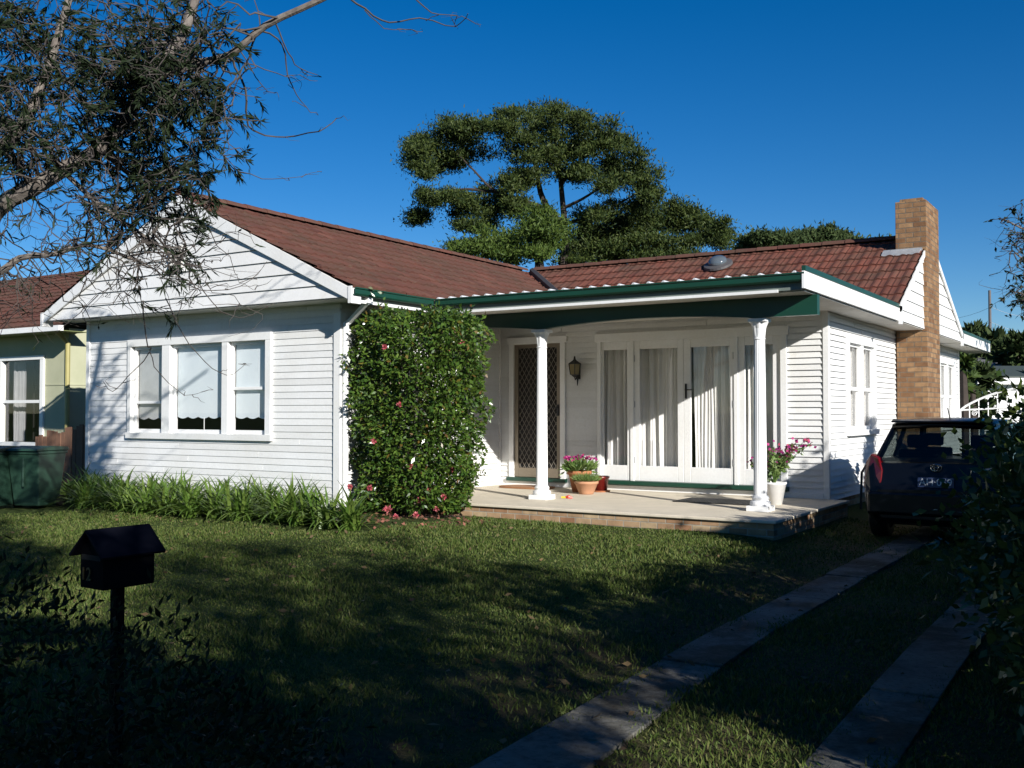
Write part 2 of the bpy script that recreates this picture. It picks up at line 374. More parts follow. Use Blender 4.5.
w = boards(MB(), (LWX1, WY, .25), (1, 0, 0), (0, -1, 0), WX - LWX1, .25, 2.9,
           [(DOOR[0] - LWX1, DOOR[1] - LWX1, DOOR[2] - .1, 2.47), (FR[0] - LWX1, FR[1] - LWX1, FR[2] - .1, 2.47)], step=.0865, lap=.027, lip=.010)
w.build('porch_wall', WHITE, house)
SW1 = (15.22, 16.88, 1.08, 2.40); SW2 = (22.5, 24.35, 1.05, 2.40)
w = boards(MB(), (WX, WY, .15), (0, 1, 0), (1, 0, 0), 25.0 - WY, .15, 2.85, [(a - WY, b - WY, c, d) for a, b, c, d in (SW1, SW2)], step=.0865, lap=.028, lip=.008)
w.build('side_wall', WHITE, house)
w = MB(); w.box(LWX0 - .03, LWY + .03, 0, LWX0, 24.9, 2.9); w.box(LWX0, 24.9, 0, WX - .02, 24.95, 2.85); w.build('rear_wall', WHITE, house)
w = MB(); w.box(LWX0, LWY + .05, 2.76, LWX1 - .05, 24.9, 2.80); w.box(LWX1 - .05, WY + .05, 2.76, WX - .03, 24.9, 2.80); w.build('ceiling', ROOM, house)
w = MB(); w.box(LWX0, LWY + .05, .2, LWX1 - .05, 24.9, .25); w.box(LWX1 - .05, WY + .05, .2, WX - .03, 24.9, .25); w.build('floor', ROOM, house)
w = MB()   # partitions that keep the rooms dark
w.box(LWX0, 13.5, .25, LWX1, 13.55, 2.76); w.box(-9.35, LWY + .05, .25, -9.32, 18, 2.76); w.box(-9.3, 17.9, .25, WX - .03, 17.95, 2.76); w.box(-7.95, WY + .12, .25, -7.9, 17.9, 2.76); w.box(-6, 18, .25, -5.9, 24.9, 2.76)
w.build('inside_wall', ROOM, house)
# brick base
MB().box(LWX0 + .02, LWY + .03, -.3, LWX1 - .02, LWY + .1, .1).build('brick_base', PBRICK, house)
MB().box(WX - .1, WY + .02, -.4, WX - .015, 25, .15).build('brick_base', PBRICK, house)
# corner boards
for nm, bx in (('corner_board', (LWX1 - .09, LWY - .032, .1, LWX1 + .032, LWY + .09, 2.72)), ('corner_board', (LWX0 - .02, LWY - .03, .1, LWX0 + .06, LWY + .05, 2.86)),
               ('corner_board', (WX - .045, WY - .034, .18, WX + .034, WY + .05, 2.78)), ('corner_board', (WX - .05, 24.93, .1, WX + .03, 25.0, 2.78)),
               ('corner_board', (LWX1 + .004, WY - .05, .18, LWX1 + .04, WY - .026, 2.76))):
    MB().box(*bx).build(nm, TRIM, house, bevel=.004)
MB().box(LWX1 + .03, WY - .035, .18, WX - .05, WY - .002, .25).build('skirting_board', TRIM, house)

# --- windows
def sash(x0, x1, z0, z1, y, parent, bars=(), fw=.045):
    f = MB(); f.box(x0, y, z0, x0 + fw, y + .035, z1); f.box(x1 - fw, y, z0, x1, y + .035, z1)
    f.box(x0 + fw, y + .001, z0, x1 - fw, y + .034, z0 + fw * 1.3); f.box(x0 + fw, y + .001, z1 - fw, x1 - fw, y + .034, z1)
    for zb in bars: f.box(x0 + fw, y + .002, zb - .022, x1 - fw, y + .033, zb + .022)
    s = f.build('sash', TRIM, parent, bevel=.004)
    return s
def lw_window():
    x0, x1, z0, z1 = WIN; y = LWY
    f = MB()
    f.box(x0 - .03, y - .045, z0 - .03, x0 + .05, y + .12, z1); f.box(x1 - .09, y - .045, z0 - .03, x1 + .02, y + .12, z1)
    f.box(x0 - .03, y - .048, z1, x1 + .02, y + .12, z1 + .11)
    for a, b in ((-12.885, -12.70), (-11.56, -11.43)): f.box(a, y - .04, z0 + .06, b, y + .12, z1)
    f.box(x0 - .05, y - .06, z0 - .03, x1 + .04, y + .12, z0 + .06)
    fr = f.build('window', TRIM, house, bevel=.004)
    for i, (a, b, bar) in enumerate(((-13.61, -12.89, (1.53,)), (-12.70, -11.56, ()), (-11.43, -10.67, (1.72,)))):
        sash(a, b, z0 + .06, z1, y + .02, fr, bar)
        MB().box(a + .03, y + .036, z0 + .1, b - .03, y + .040, z1 - .03).build('pane', GLASS, fr)
        bm = MB(); n = 40; zb = 1.31 if i != 0 else 1.29
        wv = (b - a - .08); amp = .028
        pts = [(a + .04 + wv * k / n, y + .085, zb - amp * abs(math.sin(math.pi * (k / n) * wv / .23))) for k in range(n + 1)]
        bm.prism(pts + [(b - .04, y + .085, z1 - .02), (a + .04, y + .085, z1 - .02)], (0, .004, 0))
        bm.build('blind', BLIND if i else mat('grey blind', (.50, .51, .50), rough=.8), fr)
    t = MB(); t.tube([(-12.06, y + .08, 1.10), (-12.06, y + .08, 1.29)], .006); t.build('blind_cord', TRIM, fr)
    MB().box(x0 + .02, y + .6, z0 - .2, x1 - .02, y + .62, z1 + .2).build('room_shade_sheet', DARK, fr)  # near black sheet stands in for the shade inside the room
lw_window()
def side_window(Y0, Y1, z0, z1, arch=False):
    x = WX; f = MB()
    f.box(x - .1, Y0 - .04, z0, x + .05, Y0 + .07, z1); f.box(x - .1, Y1 - .07, z0, x + .05, Y1 + .04, z1)
    f.box(x - .1, Y0 - .04, z1, x + .053, Y1 + .04, z1 + .09)
    ym = (Y0 + Y1) / 2; f.box(x - .1, ym - .07, z0, x + .045, ym + .07, z1)
    f.box(x - .1, Y0 - .06, z0 - .05, x + .09, Y1 + .06, z0 + .03)
    fr = f.build('window', TRIM, house, bevel=.004)
    zm = (z0 + z1) / 2 - .02
    for a, b in ((Y0 + .07, ym - .07), (ym + .07, Y1 - .07)):
        s = MB(); xs = x - .02
        for c0, c1, dx in ((z0 + .03, zm + .03, 0), (zm - .02, z1, .025)):
            s.box(xs + dx - .03, a, c0, xs + dx, a + .045, c1); s.box(xs + dx - .03, b - .045, c0, xs + dx, b, c1)
            s.box(xs + dx - .029, a + .045, c0, xs + dx - .001, b - .045, c0 + .055); s.box(xs + dx - .029, a + .045, c1 - .045, xs + dx - .001, b - .045, c1)
        s.build('sash', TRIM, fr, bevel=.003)
        MB().box(xs - .012, a + .03, z0 + .06, xs - .008, b - .03, z1 - .03).build('pane', GLASS, fr)
        c = MB(); n = 36
        for (s0, s1) in ((a + .02, a + (b - a) * .42), (b - (b - a) * .42, b - .02)):
            pr = None
            for k in range(n + 1):
                yy = s0 + (s1 - s0) * k / n; xx = xs - .10 + .025 * math.sin(k * .9) + .01 * math.sin(k * 2.3)
                q = ((xx, yy, z0 + .02), (xx, yy, z1))
                if pr: c.poly([pr[0], q[0], q[1], pr[1]])
                pr = q
        c.build('curtain', CURTAIN, fr, smooth=True)
    MB().box(x - .62, Y0, z0 - .2, x - .6, Y1, z1 + .2).build('room_shade_sheet', DARK, fr)  # room darkness put into the colour of a sheet behind the curtains
side_window(*SW1); side_window(*SW2)

# --- screen door
def screen_door():
    x0, x1, z0, z1 = DOOR; y = WY
    f = MB(); f.box(x0 - .09, y - .05, .26, x0, y + .1, z1); f.box(x1, y - .05, .26, x1 + .09, y + .1, z1); f.box(x0 - .12, y - .055, z1, x1 + .12, y + .1, z1 + .1)
    fr = f.build('door_frame', TRIM, house, bevel=.004)
    MB().box(x0 - .12, y - .09, .255, x1 + .12, y - .02, .315).build('sill', GREEN, fr, bevel=.006)
    d = MB(); d.box(x0, y - .02, z0 + .02, x0 + .075, y + .02, z1); d.box(x1 - .075, y - .02, z0 + .02, x1, y + .02, z1)
    d.box(x0 + .075, y - .019, z1 - .075, x1 - .075, y + .019, z1); d.box(x0 + .075, y - .019, z0 + .02, x1 - .075, y + .019, z0 + .17)
    dr = d.build('screen_door', BRONZE, fr, bevel=.004)
    g = MB(); X0, X1, Z0, Z1 = x0 + .075, x1 - .075, z0 + .17, z1 - .075; st = .085; W = X1 - X0; H = Z1 - Z0
    for sgn in (1, -1):
        k = -H
        while k < W:
            # line x = X0 + k + t*.62 (t is height) clipped to the panel
            q = []
            for t in np.linspace(0, H, 90):
                xx = X0 + k + t * .62
                if X0 <= xx <= X1: q.append((xx if sgn > 0 else X0 + X1 - xx, y - .006 + (.003 if sgn > 0 else 0), Z0 + t))
            if len(q) > 1: g.tube([q[0], q[-1]], .0045, 4)
            k += st
    g.build('diamond_grille', mat('pale grille', (.24, .21, .17), rough=.5), dr)
    m, nt, b = new_mat('fly wire'); b.inputs['Base Color'].default_value = (.02, .02, .02, 1); b.inputs['Roughness'].default_value = .8
    t = nt.nodes.new('ShaderNodeBsdfTransparent'); mx = nt.nodes.new('ShaderNodeMixShader'); mx.inputs[0].default_value = .6
    nt.links.new(t.outputs[0], mx.inputs[1]); nt.links.new(b.outputs[0], mx.inputs[2]); nt.links.new(mx.outputs[0], nt.nodes['Material Output'].inputs[0])
    MB().poly([(X0, y + .006, Z0), (X1, y + .006, Z0), (X1, y + .006, Z1), (X0, y + .006, Z1)]).build('fly_screen', m, dr)
    h = MB(); h.box(x1 - .06, y - .05, 1.32, x1 - .03, y - .02, 1.5); h.tube([(x1 - .045, y - .045, 1.45), (x1 - .045, y - .075, 1.45), (x1 - .13, y - .075, 1.45)], .009)
    h.build('handle', BLACK, dr)
    MB().box(x0, y + .09, z0, x1, y + .12, z1).build('dark_interior_panel', mat('unlit interior dark', (.035, .025, .018), rough=.5), fr)  # dark panel whose colour stands in for the unlit interior behind the screen
screen_door()

# --- the glazed doors
def wavy(x0, x1, z0, z1, y, seed, freq=46, amp=.03):
    c = MB(); r = random.Random(seed); n = int((x1 - x0) / .012); pr = None; ph = r.uniform(0, 6)
    for k in range(n + 1):
        t = x0 + (x1 - x0) * k / n
        g = .55 + .45 * math.sin(t * 7 + seed)
        yy = lambda q: y + amp * g * math.sin(t * freq + ph + 1.3 * math.sin(t * 9) + q) + .012 * math.sin(t * 120 + ph)
        q = [(t + .01 * math.sin(t * 20 + i), yy(i * .25), z0 + (z1 - z0) * i / 4) for i in range(5)]
        if pr:
            for i in range(4): c.poly([pr[i], q[i], q[i + 1], pr[i + 1]])
        pr = q
    return c
def french():
    x0, x1, z0, z1 = FR; y = WY; f = MB()
    f.box(x0, y - .05, z0, x0 + .06, y + .1, z1); f.box(x1 - .02, y - .05, z0, x1 + .07, y + .1, z1); f.box(x0 - .04, y - .055, z1 - .03, x1 + .1, y + .1, z1 + .1)
    for a in (-6.86, -5.20): f.box(a - .03, y - .03, z0, a + .03, y + .1, z1 - .03)
    fr = f.build('glazed_door_frame', TRIM, house, bevel=.004)
    MB().box(x0 - .02, y - .12, z0 - .035, x1 + .09, y - .01, z0 + .03).build('sill', GREEN, fr, bevel=.008)
    for i, (a, b, ga, gb, nm) in enumerate(((x0 + .06, -6.89, -7.36, -6.95, 'side_light'), (-6.83, -6.02, -6.735, -6.115, 'glazed_door'), (-6.017, -5.23, -5.905, -5.29, 'glazed_door'), (-5.17, x1 - .02, -5.07, -4.66, 'side_light'))):
        y0 = y - .012; Z0, Z1 = z0 + .03, z1 - .03; gz0, gz1 = .56, 2.345
        d = MB(); d.box(a, y0, Z0, ga, y0 + .045, Z1); d.box(gb, y0, Z0, b, y0 + .045, Z1)
        d.box(ga, y0 + .001, Z0, gb, y0 + .044, gz0); d.box(ga, y0 + .001, gz1, gb, y0 + .044, Z1)
        dd = d.build(nm, TRIM, fr, bevel=.006)
        MB().box(ga - .005, y0 + .02, gz0 - .005, gb + .005, y0 + .024, gz1 + .005).build('pane', GLASS, dd)
        gap = (0, 0, .03, 0)[i]
        wavy(ga - .04 + gap, gb + .04, gz0 - .12, gz1 + .1, y + .15, i * 3 + 1, freq=44 + 5 * i, amp=.05).build('curtain', CURTAIN, dd, smooth=True)
        if i == 2:
            h = MB(); h.box(a + .025, y0 - .012, 1.58, a + .055, y0, 1.80); h.tube([(a + .04, y0 - .01, 1.71), (a + .04, y0 - .05, 1.71), (a + .16, y0 - .05, 1.71)], .009)
            h.build('handle', BLACK, dd)
        if i in (1, 2):
            hx = a + .012 if i == 1 else b - .012
            for hz in (.65, 1.5, 2.2): MB().tube([(hx, y0 - .006, hz - .05), (hx, y0 - .006, hz + .05)], .008).build('hinge', FLASH, dd)
french()

# --- wall lantern
def lantern():
    c = Vector((-7.8, WY - .14, 2.06)); g = MB()
    g.lathe(c, [(.075, -.09), (.095, .06), (.1, .07)], 6)
    gl = None
    f = MB()
    for k in range(6):
        a = 2 * math.pi * k / 6; f.tube([c + Vector((.078 * math.cos(a), .078 * math.sin(a), -.09)), c + Vector((.104 * math.cos(a), .104 * math.sin(a), .07))], .007, 4)
    f.lathe(c, [(.115, .07), (.11, .085), (.04, .13), (.02, .15), (.012, .2)], 6); f.lathe(c, [(.02, -.13), (.06, -.1), (.08, -.09)], 6)
    f.box(c.x - .04, WY - .03, c.z - .16, c.x + .04, WY - .02, c.z + .02); f.tube([(c.x, WY - .03, c.z - .12), (c.x, c.y + .02, c.z - .17), (c.x, c.y, c.z - .12)], .011)
    f.tube([(c.x, WY - .04, c.z - .15), (c.x, WY - .05, c.z - .26)], [.016, .006])
    o = f.build('wall_lantern', BLACK, house)
    g.build('lantern_glass', mat('amber lantern glass', (.22, .18, .09), rough=.2), o)
lantern()

# --- porch
P0, P1, PY = -9.3, -3.6, 11.05
slab = MB().box(P0 + .02, PY, .145, P1, WY - .02, .18).build('porch_slab', CONC, house, bevel=.008)
w = MB(); w.box(P0 + .02, PY + .035, -.3, P1 - .035, PY + .2, .14); w.box(P1 - .2, PY + .2, -.3, P1 - .035, WY, .14); w.build('porch_edge_brickwork', PBRICK, house)
def column(x, y):
    z0 = .18; b = MB(); b.box(x - .135, y - .135, z0, x + .135, y + .135, z0 + .065)
    b.lathe((x, y, z0), [(.122, .065), (.128, .085), (.122, .115), (.1, .125), (.098, .14), (.106, .158), (.092, .182), (.082, .19)], 28)
    base = b
    s = MB(); fl = lambda k, z: 1 - .085 * (k % 4 in (0, 1))
    s.lathe((x, y, z0), [(.08, .19), (.078, .6), (.073, 1.3), (.066, 2.08)], 80, fl)
    sh = s.build('porch_column', TRIM, house)
    base.build('column_base', TRIM, sh, bevel=.004)
    c = MB(); c.lathe((x, y, z0), [(.068, 2.08), (.076, 2.09), (.068, 2.105), (.071, 2.16), (.078, 2.22), (.096, 2.27), (.11, 2.295)], 24, lambda k, z: 1 + .06 * math.sin(k * math.pi / 1.5) * (z > 2.11))
    c.box(x - .11, y - .11, z0 + 2.295, x + .11, y + .11, z0 + 2.335); c.build('column_capital', TRIM, sh, bevel=.003)
column(-7.22, 12.1); column(-4.13, 12.1)
def beam():
    top = 2.77; cols = [-10.4, -7.22, -4.13]; pts = []
    for x in np.linspace(-9.25, -3.41, 90):
        k = max(i for i in range(3) if cols[i] <= x) if x >= cols[0] else 0
        if k < 2: t = (x - cols[k]) / (cols[k + 1] - cols[k]); z = 2.515 + .085 * math.sin(math.pi * t) ** .8
        else: z = 2.53 + .0 * (x + 4.13)
        pts.append((x, 12.05, z))
    MB().prism(pts + [(-3.41, 12.05, top), (-9.25, 12.05, top)], (0, .1, 0)).build('porch_beam', GREEN, house)
beam()
GY = 11.6; EX = -3.42; GX = -8.75       # gutter line of porch, side fascia, gutter line of the wing
for bx in ((GX + .02, GY + .08, 2.77, EX - .03, WY - .03, 2.785), (WX, WY - .03, 2.772, EX - .03, 16.5, 2.787), (WX, 22.3, 2.772, EX - .03, 26.4, 2.787)): MB().box(*bx).build('soffit', SOFFIT, house)
w = MB(); w.box(LWX1, 9.9, 2.862, GX - .02, 11.7, 2.875); w.build('soffit', SOFFIT, house)
def ribs():
    mb = MB(); x = GX + .1; mb.box(GX - .02, GY - .02, 2.962, EX - .05, 16.5, 2.968)
    while x < EX - .12:
        mb.prism([(x, GY - .035, 2.969), (x + .06, GY - .035, 2.969), (x + .05, GY - .035, 3.002), (x + .035, GY - .035, 3.002)], (0, 4.9, .01)); x += .203
    mb.build('porch_roof', STEEL, house)
ribs()
def gutter(p, q, out, name='gutter'):
    p = Vector(p); q = Vector(q); out = Vector(out)
    prof = [(.0, 0), (.085, 0), (.1, .02), (.1, .075), (.115, .085), (.115, .1), (.1, .1), (.088, .085), (.088, .012), (.008, .012), (.008, .09), (0, .09)]
    return MB().prism([p + out * a + Vector((0, 0, b)) for a, b in prof], q - p).build(name, GREEN, house)
gutter((GX + .1, GY + .05, 2.875), (EX + .01, GY + .05, 2.875), (0, -1, 0))
MB().box(GX + .02, GY + .03, 2.785, EX - .02, GY + .055, 2.95).build('fascia', mat('grey green fascia', (.16, .19, .17), rough=.5), house)
MB().box(GX + .1, GY + .008, 2.765, EX - .32, GY + .032, 2.80).build('white_bead', TRIM, house)
gutter((GX, 9.86, 2.875), (GX, GY - .08, 2.875), (1, 0, 0))
MB().box(GX - .03, 9.9, 2.80, GX - .005, GY + .05, 2.95).build('fascia', bpy.data.materials['grey green fascia'], house)
MB().box(GX - .003, 9.9, 2.79, GX + .022, GY + .1, 2.83).build('white_bead', TRIM, house)
for a, b in ((GY - .06, 16.52), (22.32, 26.4)):
    MB().box(EX - .02, a, 2.79, EX + .012, b, 2.99).build('side_fascia', TRIM, house, bevel=.003)
    MB().box(EX - .03, a + .03, 2.992, EX + .02, b, 3.055).build('capping', GREEN, house, bevel=.004)
w = MB(); w.box(WX - .3, 22.3, 3.0, EX, 26.4, 3.02); w.build('rear_porch_roof', GREEN, house)
# downpipe on the corner of the wing
w = MB(); cx, cy = LWX1 + .075, LWY + .03
w.box(GX - .02, 10.16, 2.80, GX + .06, 10.25, 2.92)
w.tube([(GX + .02, 10.2, 2.82), (cx + .06, cy + .02, 2.60), (cx, cy, 2.56)], .04, 8); w.tube([(cx, cy, 2.58), (cx, cy, .08)], .042, 10)
w.build('downpipe', TRIM, house)

# --- tiled roofs
def tiled(mb, e0, along, up, L, S, tw=.22, tl=.34, lift=.028):
    """e0 eave corner, along unit vector on eave, up unit vector up the slope"""
    e0 = Vector(e0); along = Vector(along).normalized(); up = Vector(up).normalized(); nrm = along.cross(up)
    if nrm.z < 0: nrm = -nrm
    prof = [(0, .004), (.12, .012), (.25, .004), (.42, .002), (.55, .014), (.70, .022), (.85, .017), (1.0, .004)]
    nr = int(math.ceil(S / tl)); nc = int(math.ceil(L / tw)); rng = random.Random(int(L * 100))
    for j in range(nr):
        v0 = j * tl - .02; v1 = min(S, (j + 1) * tl + .03)
        for i in range(nc):
            dz = rng.uniform(-.004, .004); sk = rng.uniform(-.006, .006); n0 = len(mb.v)
            for a, h in prof:
                u = min(L, (i + a) * tw)
                mb.v.append(tuple(e0 + along * u + up * (v0 + sk) + nrm * (h + lift + dz)))
                mb.v.append(tuple(e0 + along * u + up * (v1) + nrm * (h * .8 + .002 + dz)))
                mb.v.append(tuple(e0 + along * u + up * (v0 + sk) + nrm * (dz - .004)))
            for k in range(len(prof) - 1):
                a = n0 + 3 * k; mb.f.append((a, a + 3, a + 4, a + 1)); mb.f.append((a + 2, a + 5, a + 3, a))
    return mb
RX, RZ = -12.02, 4.52; EZ = 2.985
def ridge_caps(mb, a, b, r=.095):
    a = Vector(a); b = Vector(b); n = int((b - a).length / .4); d = (b - a) / n
    for i in range(n):
        p = a + d * i; q = p + d * 1.06; side = d.normalized().cross(Vector((0, 0, 1))); base = len(mb.v)
        for pt, s in ((p, 1.1), (q, .95)):
            for k in range(7):
                t = math.pi * k / 6; mb.v.append(tuple(pt + side * (math.cos(t) * r * s) + Vector((0, 0, math.sin(t) * r * s * .8 - .02))))
        for k in range(6): mb.f.append((base + k, base + k + 1, base + 8 + k, base + 7 + k))
        mb.f.append(tuple(range(base, base + 7)))
    return mb
rf = MB()
up = Vector((RX - GX - .05, 0, RZ - EZ)); tiled(rf, (GX + .05, 9.84, EZ), (0, 1, 0), up, 9.6, up.length)
roof_w = rf.build('tiled_roof', TILE, house)
rf = MB(); XL = 2 * RX - GX - .05; up = Vector((RX - XL, 0, RZ - EZ)); tiled(rf, (XL, 9.84, EZ), (0, 1, 0), up, 9.6, up.length); rf.build('tiled_roof', TILE, house)
MEY, MEZ, MRY, MRZ = 16.5, 3.06, 19.0, 4.44
rf = MB(); up = Vector((0, MRY - MEY, MRZ - MEZ)); tiled(rf, (-12.0, MEY, MEZ), (1, 0, 0), up, 12.0 + EX + .03, up.length)
roof_m = rf.build('tiled_roof', TILE_R, house)
rf = MB(); up = Vector((0, MRY - 22.34, MRZ - 2.98)); tiled(rf, (-12.0, 22.34, 2.98), (1, 0, 0), up, 12.0 + EX + .03, up.length); rf.build('tiled_roof', TILE, house)
ridge_caps(MB(), (RX, 9.84, RZ + .04), (RX, 19.4, RZ + .04)).build('ridge_cap', TILE, roof_w)
ridge_caps(MB(), (-11.5, MRY, MRZ + .04), (-4.0, MRY, MRZ + .04)).build('ridge_cap', TILE, roof_m)
vv = [Vector((-8.9, 16.5, 3.10)), Vector((-11.55, 18.95, 4.46))]
MB().tube([vv[0] + Vector((0, 0, .0)), vv[1]], .07, 6).build('valley_gutter', mat('dark valley metal', (.05, .045, .045), rough=.6), roof_m)
# underlay so no light leaks through the tiles
w = MB()
w.poly([(GX + .03, 9.9, EZ - .03), (GX + .03, 19.4, EZ - .03), (RX, 19.4, RZ - .03), (RX, 9.9, RZ - .03)]); w.poly([(XL, 9.9, EZ - .03), (RX, 9.9, RZ - .03), (RX, 19.4, RZ - .03), (XL, 19.4, EZ - .03)])
w.poly([(-12, MEY, MEZ - .03), (EX - .02, MEY, MEZ - .03), (EX - .02, MRY, MRZ - .03), (-12, MRY, MRZ - .03)]); w.poly([(-12, 22.3, 2.95), (-12, MRY, MRZ - .03), (EX - .02, MRY, MRZ - .03), (EX - .02, 22.3, 2.95)])
w.build('roof_underlay', DARK, house)
# gable of the wing
GYF = 9.9; GB = 2.86; hw = (RX - XL); sl = (RZ - EZ) / (GX + .05 - RX)
gl = lambda z: (max(0, (RZ - .06 - z)) / sl)
def clipA(z): h = min(gl(max(z, EZ - .0)) , 3.22); return (3.22 - h, 3.22 + h)
gab = boards(MB(), (RX - 3.22, GYF, GB), (1, 0, 0), (0, -1, 0), 6.44, GB, RZ - .08, (), step=.19, clip=clipA, lap=.025).build('gable', WHITE, house)
w = MB()
for s in (1, -1):
    ex = RX + s * 3.30
    A = Vector((ex, GYF - .03, EZ - .02)); T = Vector((RX, GYF - .03, RZ + .02)); dn = Vector((0, 0, -.20))
    w.prism([A, T, T + dn, A + dn * .8], (0, -.03, 0))
    w.box(ex - .03, GYF - .07, 2.77, ex + .03, GYF + .12, 2.99)
w.build('barge_board', TRIM, house, bevel=.003)
MB().box(LWX0 - .4, GYF, GB - .012, LWX1 + .5, LWY, GB).build('soffit', SOFFIT, house)
v = MB(); v.box(-12.25, GYF - .05, 3.42, -11.9, GYF - .03, 3.82); vt = v.build('gable_vent', TRIM, gab)
v = MB()
for k in range(6): v.prism([(-12.22, GYF - .085, 3.45 + k * .06), (-12.22, GYF - .052, 3.49 + k * .06), (-12.22, GYF - .052, 3.50 + k * .06), (-12.22, GYF - .085, 3.46 + k * .06)], (.29, 0, 0))
v.build('vent_slats', SOFFIT, vt)
# gable on the side
def clipB(z):
    lo = 16.54 + max(0, (z - 3.02)) / (MRZ - .02 - 3.02) * (MRY - 16.54); hi = 22.3 - max(0, (z - 2.95)) / (MRZ - .02 - 2.95) * (22.3 - MRY)
    return (lo - 16.54, hi - 16.54)
gb2 = boards(MB(), (EX, 16.54, 2.80), (0, 1, 0), (1, 0, 0), 22.3 - 16.54, 2.80, MRZ - .05, (), step=.19, clip=clipB, lap=.02).build('gable', WHITE, house)
w = MB()
for Ye, Ze in ((16.5, 3.05), (22.36, 2.96)):
    A = Vector((EX + .02, Ye, Ze)); T = Vector((EX + .02, MRY, MRZ + .01)); dn = Vector((0, 0, -.10)); w.prism([A, T, T + dn, A + dn * 1.2], (.025, 0, 0))
w.box(EX + .0, 16.5, 2.74, EX + .045, 16.58, 3.02); w.box(EX, 22.28, 2.72, EX + .045, 22.36, 2.98)
w.build('barge_board', TRIM, house)
MB().box(WX, 16.5, 2.785, EX, 22.3, 2.797).build('soffit', SOFFIT, house)
# chimney
w = MB(); w.box(WX + .04, 18.45, -.3, -3.355, 19.6, 5.02); ch = w.build('chimney', BRICK, house, bevel=.006)
w = MB()
for bx in ((WX + .10, 18.52, 5.02, -3.42, 19.53, 5.075),): w.box(*bx)
w.build('chimney_cap', BRICK, ch, bevel=.005)
w = MB(); w.box(WX - .03, 18.40, 3.95, -3.42, 18.445, 4.19); w.prism([(WX - .16, 18.26, 4.065), (-3.44, 18.26, 4.065), (-3.44, 18.45, 4.17), (WX - .16, 18.45, 4.17)], (0, 0, .03)); w.build('flashing', FLASH, ch)
# domed skylight
sc_ = Vector((-7.08, 18.42, 4.17))
w = MB(); up = Vector((0, MRY - MEY, MRZ - MEZ)).normalized()
fl = MB(); fl.lathe((0, 0, 0), [(.28, 0), (.27, .04), (.18, .06)], 24); dm = MB(); dm.lathe((0, 0, 0), [(.18, .05), (.185, .08), (.165, .125), (.12, .16), (.065, .178), (.01, .183)], 24)
mt = Matrix.Translation(sc_) @ Vector((0, -up.z, up.y)).to_track_quat('Z', 'Y').to_matrix().to_4x4()
for b_ in (fl, dm): b_.v = [tuple(mt @ Vector(p)) for p in b_.v]
so = fl.build('skylight', mat('dark skylight flashing', (.08, .075, .075), rough=.5), roof_m); dm.build('skylight_dome', mat('grey skylight dome', (.09, .11, .125), rough=.12, coat=.6), so, smooth=True)
world_space()

# ------------------------------------------------------------------ crowns and bushes
def cloud(r, c, rad, n, shell=.35, zmin=None):
    """points spread through an ellipsoid, denser towards its skin"""
    d = r.normal(size=(n, 3)); d /= np.linalg.norm(d, axis=1)[:, None]
    q = (shell + (1 - shell) * r.random(n)) ** .6
    return np.array(c) + d * q[:, None] * np.array(rad), d
def crown(name, blobs, n_per, ln, wd, m, parent, seed, up=.4, out=.7, jit=.8, dens=None, shell=.4):
    r = np.random.default_rng(seed); P = []; D = []
    for i, (c, rad) in enumerate(blobs):
        n = int(n_per * (rad[0] * rad[1] * rad[2]) ** .45) if dens is None else n_per
        # clumps inside each blob give light and dark tufts
        k = max(3, n // 45); cc, dd = cloud(r, c, rad, k, shell)
        idx = r.integers(0, k, n); sp = .26 * (rad[0] * rad[1] * rad[2]) ** (1 / 3)
        p = cc[idx] + r.normal(size=(n, 3)) * sp * np.array([1, 1, .6]) * .6
        P.append(p); D.append(dd[idx] * out + r.normal(size=(n, 3)) * jit + np.array([0, 0, up]))
    P = np.concatenate(P); D = np.concatenate(D)
    return leaves(name, P, D, ln * r.uniform(.6, 1.25, len(P)), wd * r.uniform(.7, 1.2, len(P)), m, parent, rng=r)
def limb(mb, pts, r0, r1, n=7, rng=None, wob=.0):
    pts = [Vector(p) for p in pts]; out = []
    for i in range(len(pts) - 1):
        for t in (0, .33, .67):
            a = pts[max(i - 1, 0)]; b = pts[i]; c = pts[i + 1]; d = pts[min(i + 2, len(pts) - 1)]
            out.append(.5 * ((2 * b) + (c - a) * t + (2 * a - 5 * b + 4 * c - d) * t * t + (3 * b - 3 * c + d - a) * t ** 3))
    out.append(pts[-1]); k = len(out)
    if rng and wob: out = [p + Vector((rng.gauss(0, wob), rng.gauss(0, wob), rng.gauss(0, wob))) for p in out]
    mb.tube(out, [r0 + (r1 - r0) * i / (k - 1) for i in range(k)], n); return out

